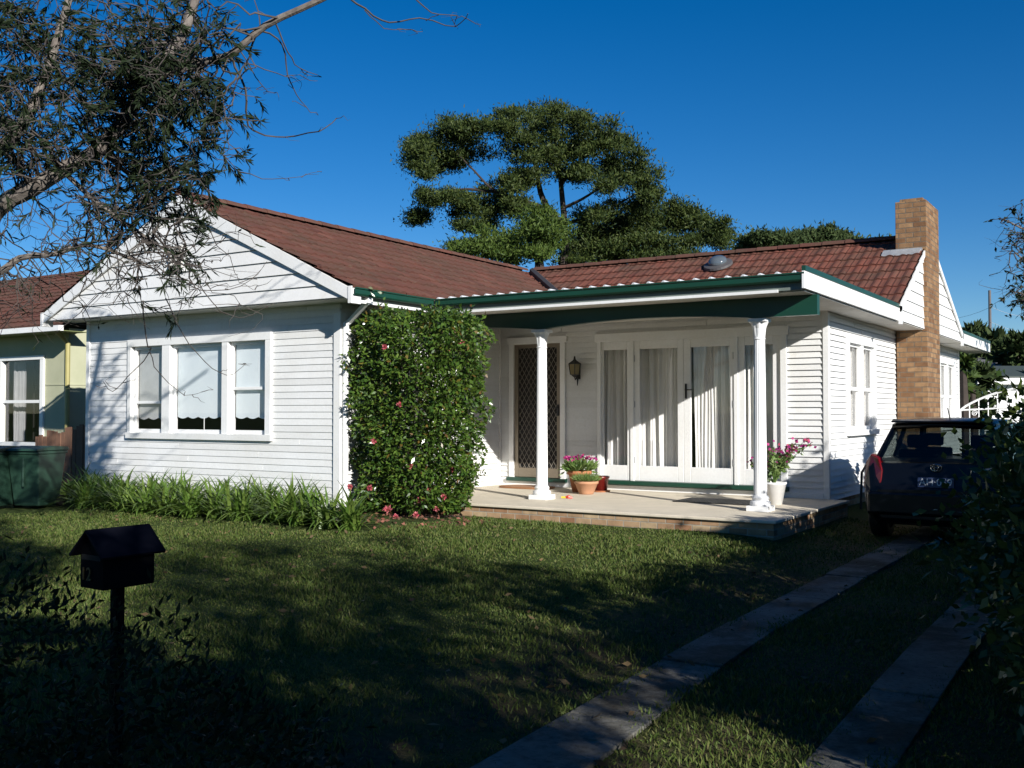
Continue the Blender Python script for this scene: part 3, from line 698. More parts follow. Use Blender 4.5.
# camellia against the wing's corner
def camellia():
    c = Vector((-8.36, 10.78, 0)); r = np.random.default_rng(11)
    t = thing('camellia_bush', c, 'tall boxy green camellia bush with pink flowers covering the wing corner', 'bush')
    n = 34000
    z = r.uniform(.12, 2.72, n); a = r.uniform(0, 2 * math.pi, n)
    # squarish clipped body, narrower at the foot
    wz = np.interp(z, [0, .3, .8, 1.6, 2.3, 2.55, 2.75], [.62, .78, .86, .93, .98, .92, .62])
    p = 3.2; sq = (np.abs(np.cos(a)) ** p + np.abs(np.sin(a)) ** p) ** (-1 / p)
    lump = 1 + .08 * np.sin(a * 5 + z * 4) + .07 * np.sin(a * 9 - z * 7) + .06 * np.sin(z * 13 + a * 3)
    q = (1 - .75 * r.random(n) ** 2.2) * lump; rad = wz * sq * q
    e1 = np.array([1., 0, 0]); e2 = np.array([0, 1., 0])
    P = np.array(c) + (rad * np.cos(a))[:, None] * e1 * .93 + (rad * np.sin(a))[:, None] * e2 * .62 + np.stack([0 * z, 0 * z, z + .04 * np.sin(a * 6)], 1)
    out = np.cos(a)[:, None] * e1 + np.sin(a)[:, None] * e2
    D = out * .7 + r.normal(size=(n, 3)) * .7 + np.array([0, 0, -.15])
    # sprays that break the outline
    k = 60; sa = r.uniform(0, 6.28, k); sz = r.uniform(.4, 2.7, k); ps = []; ds = []
    for i in range(k):
        b0 = np.array(c) + .85 * (math.cos(sa[i]) * e1 + .6 * math.sin(sa[i]) * e2) + np.array([0, 0, sz[i]])
        dv = .6 * (math.cos(sa[i]) * e1 + math.sin(sa[i]) * e2) + np.array([0, 0, .5 if sz[i] < 2.3 else 1.3])
        for j in range(14): ps.append(b0 + dv * .018 * j + r.normal(size=3) * .012); ds.append(dv + r.normal(size=3) * .9)
    P = np.concatenate([P, ps]); D = np.concatenate([D, ds])
    leaves('foliage', P, D, r.uniform(.035, .095, len(P)), r.uniform(.02, .047, len(P)), L_CAM, t, rng=r)
    mb = MB()
    for i in range(7):
        x, y = r.normal(0, .08, 2); mb.tube([c + Vector((x, y, -.05)), c + Vector((x * 3, y * 3, .6)), c + Vector((x * 3.5, y * 3, 1.6)), c + Vector((x * 4, y * 3, 2.3))], [.03, .025, .018, .008], 6)
    mb.build('stem', BARK, t)
    # flowers on the side that is seen
    for i, (px, py) in enumerate(((388, 510), (374, 441), (410, 466), (444, 497), (370, 488), (437, 509), (416, 515), (452, 470), (385, 347), (400, 405), (350, 487), (462, 343), (430, 490), (396, 517), (420, 500), (447, 352))):
        p = at(px, py, 12.95 + .12 * abs(px - 400) / 60); fr = np.random.default_rng(i); m_ = 30
        th = fr.uniform(0, 6.28, m_); ph = fr.uniform(.2, 1.4, m_)
        f0 = np.array([.35, -.85, .25]); f0 /= np.linalg.norm(f0); s1 = np.cross(f0, [0, 0, 1.]); s1 /= np.linalg.norm(s1); s2 = np.cross(f0, s1)
        D = f0 * np.cos(ph)[:, None] + (s1 * np.cos(th)[:, None] + s2 * np.sin(th)[:, None]) * np.sin(ph)[:, None]
        leaves('flower', np.repeat(np.array(p)[None], m_, 0), D, .05 if i else .078, .038, PINK, t, rng=fr)
camellia()
world_space()
def litter():
    r = np.random.default_rng(8); n = 240
    a = r.uniform(0, 6.28, n); q = r.random(n) ** .6
    x = -7.95 + 1.25 * q * np.cos(a); y = 9.95 + .95 * q * np.sin(a); ok = ~((y > 10.98) & (x > -9.28)); x, y = x[ok], y[ok]; n = len(x)
    D = np.stack([r.normal(size=n), r.normal(size=n), np.abs(r.normal(0, .3, n))], 1)
    o = leaves('fallen_petals', np.stack([x, y, gz(x, y) + .02], 1), D, r.uniform(.03, .07, n), .035, LITTER, rng=r)
    o['kind'] = 'stuff'; tag(o, 'brown and pink petals fallen on the soil under the camellia', 'petals')
    mb = MB(); pts = [(-14.9, 10.35), (-14.9, 9.3), (-12.6, 8.75), (-9.5, 8.75), (-7.75, 8.9), (-6.95, 9.6), (-6.95, 10.6), (-7.3, 11.02), (-9.25, 11.02), (-9.25, 10.35)]
    b = mb.prism([(x, y, -.05) for x, y in pts], (0, 0, .062)).build('garden_bed', SOIL); b['kind'] = 'structure'
litter()
def strap_plants():
    r = np.random.default_rng(21); rows = []
    for row, y, x0, x1 in ((0, 9.85, -14.4, -9.5), (1, 9.35, -14.3, -8.75), (2, 9.0, -12.9, -7.6)):
        x = x0
        while x < x1: rows.append((x + r.normal(0, .06), y + r.normal(0, .08), row)); x += .46
    for i, (x, y, row) in enumerate(rows):
        mb = MB(); n = 80
        for k in range(n):
            a = r.uniform(0, 6.28); L = r.uniform(.42, .72); lean = r.uniform(.1, 1.0); w0 = r.uniform(.014, .023)
            p = Vector((x + r.normal(0, .05), y + r.normal(0, .05), 0)); d = Vector((math.cos(a) * lean, math.sin(a) * lean, 1)).normalized()
            s = Vector((-math.sin(a), math.cos(a), 0)); prev = None; seg = 6
            for j in range(seg + 1):
                ww = w0 * (1 - (j / seg) ** 2.2) + .001
                q = (p - s * ww, p + s * ww)
                if prev: n0 = len(mb.v); mb.v += [tuple(prev[0]), tuple(prev[1]), tuple(q[1]), tuple(q[0])] if j == 1 else [tuple(q[1]), tuple(q[0])]
                if prev:
                    if j == 1: mb.f.append((n0, n0 + 1, n0 + 2, n0 + 3)); last = (n0 + 3, n0 + 2)
                    else: mb.f.append((last[0], last[1], n0, n0 + 1)); last = (n0 + 1, n0)
                prev = q; p = p + d * (L / seg); d = (d + Vector((math.cos(a) * .5, math.sin(a) * .5, -.75)) * (.16 + .5 * lean * .5)).normalized()
        OFF[0] = Vector((x, y, 0)); o = mb.build('strap_leaf_plant', L_STRAP); o.location = (x, y, .005)
        tag(o, 'strappy bright green plant in the row under the white front wall', 'plant', 'strap leaved plants along the front wall')
strap_plants(); world_space()

# ------------------------------------------------------------------ porch things
def pot_lathe(c, prof, m, root, name='pot'): return MB().lathe(c, prof, 24).build(name, m, root, smooth=True)
def tuft(name, c, n, rad, h, ln, wd, m, root, seed, up=.7):
    r = np.random.default_rng(seed); a = r.uniform(0, 6.28, n); q = np.sqrt(r.random(n)) * rad
    P = np.stack([c[0] + q * np.cos(a), c[1] + q * np.sin(a), c[2] + h * r.random(n) * (1.1 - q / rad * .6)], 1)
    D = np.stack([np.cos(a) * q / rad * .9, np.sin(a) * q / rad * .9, np.full(n, up)], 1) + r.normal(size=(n, 3)) * .35
    return leaves(name, P, D, ln * r.uniform(.6, 1.2, n), wd, m, root, rng=r)
PZ = .18
t = thing('terracotta_pot', (-7.40, 13.5, PZ), 'tallest terracotta pot on the porch, magenta flowers above its rim', 'flower pot')
pot_lathe((-7.40, 13.5, PZ), [(.105, 0), (.16, .26), (.185, .265), (.19, .32), (.17, .32), (.16, .28)], TERRA, t)
tuft('plant', (-7.40, 13.5, PZ + .30), 380, .22, .16, .13, .03, L_POT, t, 3); tuft('flowers', (-7.40, 13.5, PZ + .48), 90, .24, .06, .05, .045, MAG, t, 4, .4)
t = thing('terracotta_bowl', (-7.12, 13.2, PZ), 'low terracotta bowl of green plant in front of the taller pot', 'flower pot')
pot_lathe((-7.12, 13.2, PZ), [(.10, 0), (.11, .02), (.165, .15), (.178, .155), (.178, .19), (.155, .19), (.15, .16)], mat('pale terracotta', (.48, .25, .14), (.40, .20, .11), scale=10, rough=.85), t)
tuft('plant', (-7.12, 13.2, PZ + .18), 700, .165, .06, .11, .008, L_POT, t, 5, .9)
t = thing('red_pot', (-7.16, 13.72, PZ), 'small glossy dark red empty pot beside the terracotta bowl', 'flower pot')
pot_lathe((-7.16, 13.72, PZ), [(.10, .02), (.125, .2), (.14, .205), (.14, .235), (.12, .235), (.11, .15), (.0, .15)], REDGLAZE, t)
MB().lathe((-7.16, 13.72, PZ), [(.14, 0), (.15, .02), (.12, .02)], 24).build('saucer', TERRA, t)
c = (-4.27, 13.05, PZ)
t = thing('white_pot', c, 'white pot of leggy pink flowers beside the right porch column', 'flower pot')
pot_lathe(c, [(.10, 0), (.15, .26), (.16, .265), (.16, .29), (.145, .29), (.13, .25)], TRIM, t)
r_ = np.random.default_rng(17); st = MB(); P = []; D = []; FP = []; FD = []
for k in range(26):
    a = r_.uniform(0, 6.28); q = r_.uniform(.05, .34); h = r_.uniform(.25, .52)
    e = np.array([math.cos(a) * q, math.sin(a) * q, h])
    if k < 7: e = np.array([.843, .537, 0]) * r_.uniform(.12, .5) + np.array([0, 0, r_.uniform(.42, .62)])
    b = np.array(c) + np.array([0, 0, .25]); pts = [b, b + e * np.array([.35, .35, .6]), b + e]; st.tube(pts, [.006, .005, .003], 4)
    for j in range(20): tt = r_.uniform(.3, 1); P.append(b + e * np.array([tt ** 1.4, tt ** 1.4, tt])); D.append(r_.normal(size=3) + e)
    q_ = 9 if k < 10 else 3
    leaves('flower', b + e + r_.normal(size=(q_, 3)) * .03, r_.normal(size=(q_, 3)), .05, .04, MAG, t, rng=r_)
st.build('stem', L_POT, t); leaves('plant', P, D, .075, .035, L_POT, t)
m_ = mat('coir mat', (.30, .14, .06), (.22, .10, .045), scale=40, rough=1, bump=.5, bscale=200)
world_space()
def doormat():
    t = thing('doormat', (-8.5, 13.82, PZ), 'brown rounded doormat lying in front of the screen door', 'doormat')
    pts = [(-8.5 + .46 * math.copysign(abs(math.cos(a)) ** .6, math.cos(a)), 13.78 + .27 * math.copysign(abs(math.sin(a)) ** .8, math.sin(a)), PZ + .002) for a in np.linspace(0, 2 * math.pi, 40, endpoint=False)]
    MB().prism(pts, (0, 0, .022)).build('mat', m_, t); 
    q = [(x * .86 + -8.5 * .14, y * .86 + 13.78 * .14, PZ + .0245) for x, y, z in pts]; MB().prism(q, (0, 0, .004)).build('mat_inset', mat('worn coir', (.36, .19, .10), rough=1), t)
doormat()
def grid_mat():
    c = Vector((-5.0, 13.0, PZ)); t = thing('rubber_mat', c, 'dark openwork rubber mat lying on the porch before the glazed doors', 'mat')
    mb = MB(); W, H = 1.05, .62
    for i in range(15): x = -W / 2 + W * i / 14; mb.box(c.x + x - .012, c.y - H / 2, PZ + .002, c.x + x + .012, c.y + H / 2, PZ + .014)
    for i in range(9): y = -H / 2 + H * i / 8; mb.box(c.x - W / 2, c.y + y - .014, PZ + .004, c.x + W / 2, c.y + y + .014, PZ + .016)
    mb.build('mat_grid', BLACK, t)
grid_mat()
t = thing('garden_trowel', (-6.98, 12.4, PZ), 'small red and yellow hand tool lying beside the left column base', 'hand tool')
MB().tube([(-7.06, 12.36, PZ + .015), (-7.0, 12.38, PZ + .015)], .014, 8).build('handle', mat('yellow plastic', (.75, .55, .04), rough=.4), t)
MB().tube([(-7.0, 12.38, PZ + .02), (-6.96, 12.39, PZ + .02), (-6.91, 12.41, PZ + .01)], [.016, .03, .008], 8).build('blade', mat('red plastic', (.55, .05, .03), rough=.4), t)
world_space()

# ------------------------------------------------------------------ letterbox
def letterbox():
    p = at(118, 552, 4.2); base = Vector((p.x, p.y, g1(p.x, p.y)))
    t = thing('letterbox', base, 'black house-shaped letterbox on a post with the number 12', 'letterbox', rz=R(87), local=True)
    LB = mat('black letterbox paint', (.003, .0033, .005), (.002, .002, .0035), rough=.8, spec=.1)
    h0 = p.z - base.z - .135; L, W, H = .235, .16, .15
    # body along x; its left end (-x) carries the number
    MB().prism([(-L / 2, -W / 2, h0), (-L / 2, W / 2, h0), (-L / 2, W / 2, h0 + H), (-L / 2, 0, h0 + H + .07), (-L / 2, -W / 2, h0 + H)], (L, 0, 0)).build('box_body', LB, t, bevel=.003)
    rf = MB(); e = .03
    for s in (1, -1):
        a = Vector((-L / 2 - .03, s * (W / 2 + e), h0 + H - e * .8)); b = Vector((-L / 2 - .03, 0, h0 + H + .078)); th = Vector((0, s * .006, .009))
        rf.prism([a, b, b + Vector((0, 0, .011)), a + th], (L + .06, 0, 0))
    rf.build('box_roof', mat('dark blue grey roof', (.004, .0045, .010), rough=.8, spec=.1), t)
    MB().box(-L / 2 - .004, -.065, h0 + .115, -L / 2 - .0005, .065, h0 + .135).build('mail_slot', DARK, t)
    mt = Matrix.Translation((-L / 2 - .003, .035, h0 + .055)) @ Matrix.Rotation(R(-90), 4, 'Z') @ Matrix.Rotation(R(90), 4, 'X')
    text_mesh('house_number', '12', .075, mat('tarnished brass digits', (.20, .13, .055), rough=.6, spec=.2), t, mt, .002)
    MB().box(-.02, -.02, -.1, .02, .02, h0).build('post', LB, t)
letterbox(); world_space()

# ------------------------------------------------------------------ wheelie bins
def wheelie_bin(x, y, rz, label):
    t = thing('wheelie_bin', (x, y, 0), label, 'bin', 'two wheelie bins beside the flower bed', rz, True)
    t.scale = (.9, .9, .92)
    BG = bpy.data.materials.get('bin green plastic') or mat('bin green plastic', (.018, .05, .032), (.014, .04, .026), rough=.5)
    b = MB(); z0, z1 = .06, .9
    lo = [(-.23, -.24), (.23, -.24), (.23, .22), (-.23, .22)]; hi = [(-.29, -.34), (.29, -.34), (.29, .32), (-.29, .32)]
    n = len(b.v); b.v += [(x_, y_, z0) for x_, y_ in lo] + [(x_, y_, z1) for x_, y_ in hi]; b.f += [(3, 2, 1, 0), (4, 5, 6, 7)] + [(i, (i + 1) % 4, 4 + (i + 1) % 4, 4 + i) for i in range(4)]
    b.box(-.305, -.355, z1 - .05, .305, .335, z1 + .002); b.box(-.02, -.335, .35, .02, -.30, .8)
    b.build('bin_body', BG, t, bevel=.02)
    l = MB(); l.prism([(-.31, -.40, z1 + .006), (-.31, -.38, z1 + .035), (-.31, 0, z1 + .075), (-.31, .33, z1 + .055), (-.31, .36, z1 + .006)], (.62, 0, 0)); l.tube([(-.2, .40, z1 - .01), (.2, .40, z1 - .01)], .016, 8); l.box(-.2, .33, z1 - .03, -.17, .4, z1); l.box(.17, .33, z1 - .03, .2, .4, z1)
    l.build('lid', BG, t, bevel=.012)
    for s in (-1, 1): MB().tube([(s * .22, .24, .1), (s * .28, .24, .1)], .1, 18).build('wheel', BLACK, t)
bp = at(37, 500, 14.6); wheelie_bin(bp.x, bp.y, R(18), 'dark green wheelie bin nearest the strappy plants')
bp = at(-6, 500, 14.5); wheelie_bin(bp.x, bp.y, R(24), 'dark green wheelie bin at the far left, half out of view')
world_space()

# ------------------------------------------------------------------ neighbour's house
def neighbour():
    t = thing('neighbouring_house', (-22, 14, 0), 'pale green house with red tiled roof at the left edge', 'house')
    NG = mat('pale green fibro', (.42, .42, .29), (.34, .35, .23), scale=1.5, rough=.8)
    x1, y0 = -17.8, 12.0; w = MB()
    W = (-20.05, -18.62, .78, 2.42)
    w.box(-28, y0, -.2, W[0], y0 + .1, 3); w.box(W[1], y0, -.2, x1, y0 + .1, 3); w.box(W[0], y0, -.2, W[1], y0 + .1, W[2]); w.box(W[0], y0, W[3], W[1], y0 + .1, 3)
    w.box(x1 - .1, y0 + .1, -.2, x1, 21, 3); w.box(-28.1, y0, -.2, -28, 21.1, 3); w.box(-28, y0 + 2.5, -.2, x1 - .1, y0 + 2.6, 3); w.box(-28, 21, -.2, x1, 21.1, 3); w.build('wall', NG, t)
    f = MB()
    for zz in (.55, 1.9): f.box(W[1] + .08, y0 - .012, zz, x1 + .01, y0 - .001, zz + .03); f.box(x1 + .001, y0 - .012, zz, x1 + .012, 21, zz + .03)
    f.build('cover_strip', NG, t)
    f = MB(); f.box(W[0] - .06, y0 - .04, W[2], W[0] + .05, y0 + .06, W[3]); f.box(W[1] - .05, y0 - .04, W[2], W[1] + .06, y0 + .06, W[3]); f.box(W[0] - .06, y0 - .043, W[3], W[1] + .06, y0 + .06, W[3] + .08); f.box(W[0] - .08, y0 - .06, W[2] - .08, W[1] + .08, y0 + .06, W[2])
    f.box(W[0] + .05, y0 + .0, 1.56, W[1] - .05, y0 + .04, 1.62); fr = f.build('window', TRIM, t)
    MB().box(W[0], y0 + .045, W[2], W[1], y0 + .05, W[3]).build('pane', GLASS, fr)
    wv = wavy(W[0] + .1, W[0] + .55, W[2], W[3], y0 + .2, 4, amp=.03); wv.build('curtain', mat('grey net curtain', (.30, .30, .30), rough=.9), fr)
    MB().box(W[0], y0 + .7, W[2] - .3, W[1], y0 + .72, W[3] + .3).build('room_shade_sheet', DARK, fr)  # sheet coloured near black for the shade of the room behind
    e = .45; rf = MB(); up = Vector((0, 4.3, 1.85)); tiled(rf, (-28.4, y0 - e, 3.02), (1, 0, 0), up, 28.4 - 17.3, up.length)
    r1 = rf.build('tiled_roof', TILE, t)
    w = MB(); w.poly([(-28.4, y0 - e, 3.0), (-17.3, y0 - e, 3.0), (-17.3, 15.85, 4.85), (-28.4, 15.85, 4.85)]); w.poly([(-28.4, 15.85, 4.85), (-17.3, 15.85, 4.85), (-17.3, 21.4, 3.0), (-28.4, 21.4, 3.0)]); w.build('roof_underlay', DARK, t)
    ridge_caps(MB(), (-28.4, 15.85, 4.89), (-17.3, 15.85, 4.89)).build('ridge_cap', TILE, r1)
    MB().box(-28.4, y0 - e - .1, 2.90, -17.3, y0 - e, 3.0).build('gutter', TRIM, t)
    MB().box(-28.4, y0 - e, 2.90, -17.3, y0 + .1, 2.91).build('soffit', mat('mossy soffit', (.22, .25, .10), rough=.9), t)
    MB().tube([(x1 + .06, y0 - .3, 2.92), (x1 + .06, y0 - .06, 2.7), (x1 + .06, y0 - .06, 0)], .045, 8).build('downpipe', mat('lit wall yellow', (.36, .32, .12), rough=.5), t)  # added pipe; its yellow stands in for light on the wall corner
neighbour(); world_space()
def paling():
    t = thing('paling_fence', (-16.5, 11.4, 0), 'low brown paling fence between the two houses', 'fence')
    mb = MB(); r = random.Random(4); x = -17.9
    while x < -15.0:
        h = .95 + r.uniform(-.06, .06) + .12 * (x + 17.9); mb.box(x, 11.4 + r.uniform(-.01, .01), -.1, x + .1, 11.42, h); x += .112
    mb.build('palings', mat('weathered brown timber', (.20, .10, .06), (.13, .07, .045), scale=6, rough=.9), t)
    MB().box(-17.9, 11.43, .3, -15.0, 11.48, .4).build('rail', BARK, t)
paling(); world_space()

# ------------------------------------------------------------------ car
def car():
    t = thing('parked_car', (-2.16, 12.25, -.135), 'dark blue hatchback parked in the driveway, seen from behind', 'car', rz=0, local=True)
    BODY = mat('dark blue car paint', (.002, .0024, .004), rough=.3, spec=.3, coat=.15)
    Wd = .82
    def loft(st, name, m, parent, bevel=0):
        mb = MB(); k = None
        for y, pts in st:
            ring = [(x, y, z) for x, z in pts] + [(-x, y, z) for x, z in reversed(pts)]
            b = len(mb.v); mb.v += ring; k = len(ring)
            if b:
                for i in range(k): j = (i + 1) % k; mb.f.append((b - k + i, b - k + j, b + j, b + i))
        mb.f.append(tuple(range(k))); n = len(mb.v); mb.f.append(tuple(range(n - k, n))[::-1])
        return mb.build(name, m, parent, smooth=False, bevel=bevel)
    def sec(w, zb, zt): return [(0.01, zb), (w - .14, zb), (w - .03, zb + .12), (w, zb + .30), (w - .005, (zb + zt) / 2 + .12), (w - .05, zt - .06), (w - .10, zt), (.01, zt + .015)]
    body = loft([(0.06, sec(.74, .34, .88)), (.0, sec(.76, .30, .60)), (.02, sec(.79, .24, .66))][:0] + [(0, sec(.72, .30, .62)), (.03, sec(.77, .25, .68)), (.10, sec(.80, .22, .92)), (.5, sec(.82, .21, .96)), (1.4, sec(.83, .2, .95)), (2.6, sec(.83, .2, .94)), (3.0, sec(.82, .2, .93)), (3.6, sec(.80, .22, .82)), (3.95, sec(.74, .24, .70)), (4.1, sec(.62, .28, .58))], 'car_body', BODY, t, .015)
    # roof and pillars
    rf = MB(); H = 1.44
    def ring(y, w, z): return [(-w, y, z - .05), (-w + .06, y, z - .012), (-w * .5, y, z), (0, y, z + .008), (w * .5, y, z), (w - .06, y, z - .012), (w, y, z - .05), (w - .03, y, z - .075), (0, y, z - .05), (-w + .03, y, z - .075)]
    st = [ring(.42, .555, 1.385), ring(.55, .575, H - .02), ring(1.2, .60, H), ring(1.9, .60, H - .005), ring(2.3, .575, 1.40)]
    for i, s_ in enumerate(st):
        b = len(rf.v); rf.v += s_; k = len(s_)
        if i:
            for j in range(k): q = (j + 1) % k; rf.f.append((b - k + j, b - k + q, b + q, b + j))
    rf.f.append(tuple(range(10))[::-1]); n = len(rf.v); rf.f.append(tuple(range(n - 10, n)))
    rf.build('roof', BODY, body, smooth=True)
    for s in (1, -1):
        pl = MB()
        def bar(p, q, a, b_):
            p = Vector(p); q = Vector(q); pl.prism([p, p + Vector(a), p + Vector(a) + Vector(b_), p + Vector(b_)], q - p)
        pl.prism([(s * .70, .12, .94), (s * .73, .45, .95), (s * .575, .78, 1.385), (s * .545, .46, 1.37)], (-s * .05, 0, 0))
        pl.prism([(s * .75, 1.35, .95), (s * .75, 1.47, .95), (s * .60, 1.45, 1.40), (s * .60, 1.36, 1.40)], (-s * .04, 0, 0))
        pl.prism([(s * .74, 2.95, .94), (s * .73, 3.08, .93), (s * .56, 2.34, 1.385), (s * .575, 2.22, 1.385)], (-s * .05, 0, 0))
        pl.build('window_pillar', BODY, body)
        g = MB(); g.poly([(s * .745, .45, .955), (s * .75, 2.95, .945), (s * .575, 2.28, 1.38), (s * .575, .76, 1.38)]); g.build('side_window', CARGLASS, body)
        tl = MB(); tl.prism([(s * .815, .10, .62), (s * .60, .025, .64), (s * .585, .03, .84), (s * .63, .075, .99), (s * .73, .14, 1.03), (s * .80, .16, .93)], (0, .16, 0)); tl.build('tail_light', mat('red lamp', (.14, .004, .008), rough=.2, coat=.5), body, bevel=.02)
        MB().tube([(s * .84, 2.7, 1.0), (s * .95, 2.68, 1.02)], [.04, .09], 8).build('wing_mirror', BODY, body)
    MB().poly([(-.66, .115, .945), (.66, .115, .945), (.52, .455, 1.37), (-.52, .455, 1.37)]).build('rear_window', CARGLASS, body)
    MB().poly([(-.68, 3.02, .95), (.68, 3.02, .95), (.53, 2.31, 1.38), (-.53, 2.31, 1.38)]).build('windscreen', CARGLASS, body)
    MB().prism([(-.55, .36, 1.39), (.55, .36, 1.39), (.55, .46, 1.41), (-.55, .46, 1.41)], (0, 0, .02)).build('spoiler', BODY, body, bevel=.008)
    bmp = MB(); bmp.prism([(-.78, .16, .30), (-.74, -.03, .34), (.74, -.03, .34), (.78, .16, .30)], (0, 0, .26)); bmp.build('rear_bumper', BODY, body, bevel=.03)
    fm = mat('dark seat fabric', (.02, .02, .022), rough=.9)
    for x in (-.36, .36):
        for y in (.85, 1.9):
            s_ = MB(); s_.box(x - .22, y, .55, x + .22, y + .14, 1.06); s_.box(x - .12, y + .02, 1.08, x + .12, y + .1, 1.24); s_.build('seat', fm, body, bevel=.03)
    MB().tube([(-.04, .2, 1.02), (.25, .19, 1.045)], .008, 6).build('wiper', BLACK, body)
    wh = lambda x, y: (x, y)
    for x in (-.74, .74):
        for y in (.72, 3.28):
            s = 1 if x > 0 else -1; w_ = MB(); pr = [(.20, -.1), (.28, -.1), (.305, -.08), (.31, 0), (.305, .08), (.28, .1), (.20, .1)]
            b = len(w_.v); n = 28
            for rr, d in pr:
                for k in range(n): a = 2 * math.pi * k / n; w_.v.append((x + d, y + rr * math.cos(a), .31 + rr * math.sin(a)))
            for i in range(len(pr) - 1):
                for k in range(n): k2 = (k + 1) % n; w_.f.append((i * n + k, i * n + k2, (i + 1) * n + k2, (i + 1) * n + k))
            wo = w_.build('wheel', BLACK, body, smooth=True)
            MB().tube([(x - s * .06, y, .31), (x + s * .07, y, .31)], .2, 16).build('rim', mat('alloy rim', (.35, .35, .36), rough=.35, metal=.8), wo)
    pm = MB(); pm.box(-.19, .005, .665, .19, .02, .775); pl = pm.build('number_plate', mat('dark blue number plate', (.03, .05, .12), rough=.4), body)
    lum = mat('pale plate lettering', (.65, .68, .70), rough=.4)
    text_mesh('plate_letters', 'AH\u00b7059', .112, lum, pl, Matrix.Translation((0, .002, .72)) @ Matrix.Rotation(R(90), 4, 'X'), .001, .0)
    # emblem: three nested ovals
    em = MB()
    for rx, rz_, oz in ((.058, .04, 0), (.022, .038, 0), (.04, .016, .014)):
        em.tube([(rx * math.cos(a), .045, .885 + oz + rz_ * math.sin(a)) for a in np.linspace(0, 2 * math.pi, 25)], .005, 6, False)
    em.build('emblem', mat('chrome', (.6, .6, .62), rough=.15, metal=1), body)
    text_mesh('badge_lettering', 'COROLLA', .042, lum, body, Matrix.Translation((.48, .05, .86)) @ Matrix.Rotation(R(90), 4, 'X'))
    text_mesh('badge_lettering', 'ASCENT', .03, lum, body, Matrix.Translation((.50, .045, .82)) @ Matrix.Rotation(R(90), 4, 'X'))
    MB().tube([(.08, .5, 1.42), (.08, .35, 1.56)], .006, 6).build('antenna', BLACK, body)
car(); world_space()

# ------------------------------------------------------------------ side yard
def gate():
    y = 25.0; t = thing('arched_gate', (-2.3, y, 0), 'white arched iron double gate closing the driveway behind the car', 'gate')
    for a, b in ((-3.86, -2.32), (-2.28, -.74)):
        m = MB(); top = lambda x: 1.42 + .52 * math.sin(math.pi * (x + 3.86) / 3.12) ** .8
        xs = np.linspace(a, b, 14); m.tube([(x, y, top(x)) for x in xs], .026, 6)
        for zz in (.12, 1.2, 1.5): m.tube([(a, y, zz if zz < top(a) else top(a)), (b, y, zz if zz < top(b) else top(b))], .02, 6)
        for x in np.linspace(a, b, 9): m.tube([(x, y, .1), (x, y, top(x))], .022 if x in (a, b) else .013, 5)
        for x in np.linspace(a + .3, b - .3, 3):
            m.tube([(x + .07 * (1 - k / 22) * math.cos(k * .6), y - .02, 1.35 + .07 * (1 - k / 22) * math.sin(k * .6)) for k in range(20)], .009, 4)
        m.build('gate_leaf', TRIM, t)
gate(); world_space()
def tap():
    p = (-3.55, 15.6, -.13); t = thing('garden_tap', p, 'standpipe tap with a dark hose beside the side wall', 'tap')
    MB().tube([(p[0], p[1], p[2] - .1), (p[0], p[1], .62)], .03, 8).build('standpipe', FLASH, t)
    MB().lathe((p[0], p[1], .62), [(.02, 0), (.10, .02), (.11, .07), (.07, .13), (.02, .15)], 16).build('tap_cap', mat('pale grey plastic', (.5, .5, .48), rough=.4), t)
    MB().tube([(p[0], p[1] - .05, .62), (p[0] - .08, p[1] - .22, .66), (p[0] - .14, p[1] - .36, .5), (p[0] - .15, p[1] - .4, -.1), (p[0] - .1, p[1] - .7, -.12)], .018, 6).build('hose', BLACK, t)
tap(); world_space()
c = Vector((-3.4, 16.6, -.13))
t = thing('side_bed_shrub', c, 'small yellow green shrub by the side wall behind the tap', 'shrub')
crown('foliage', [((c.x, c.y, .35), (.28, .35, .35))], 900, .1, .035, L_POT, t, 6, dens=1); world_space()

# bushes on the right of the driveway
def hedge_bush(name, label, blobs, seed, n=5200, ln=.07, wd=.036, m=None, cat='bush', zero=None):
    c = zero or Vector((blobs[0][0][0], blobs[0][0][1], -.135)); t = thing(name, c, label, cat)
    crown('foliage', blobs, n, ln, wd, m or L_HEDGE, t, seed, up=.25, shell=.6)
    mb = MB(); r = random.Random(seed)
    for i in range(6):
        b = blobs[i % len(blobs)][0]; mb.tube([c + Vector((r.gauss(0, .1), r.gauss(0, .1), -.05)), (Vector(b) + c) / 2 + Vector((r.gauss(0, .15), r.gauss(0, .15), 0)), Vector(b)], [.035, .025, .01], 6)
    mb.build('stem', BARK, t); world_space(); return t
hedge_bush('leafy_bush', 'large dark leafy bush at the right edge beside the driveway', [((.15, 5.5, .72), (.85, 1.0, .9)), ((.0, 6.5, .75), (.9, .9, .95)), ((.12, 7.6, .78), (.95, .9, .9)), ((.06, 8.7, .8), (.95, .9, .92)), ((.25, 4.7, .5), (.75, .7, .72))], 31, n=15000)
hedge_bush('leafy_bush', 'dark bush behind the larger one, hiding the right side of the car', [((-.02, 10.0, .78), (.75, .9, .86)), ((.05, 11.2, .78), (.65, .9, .82))], 32, n=12000)
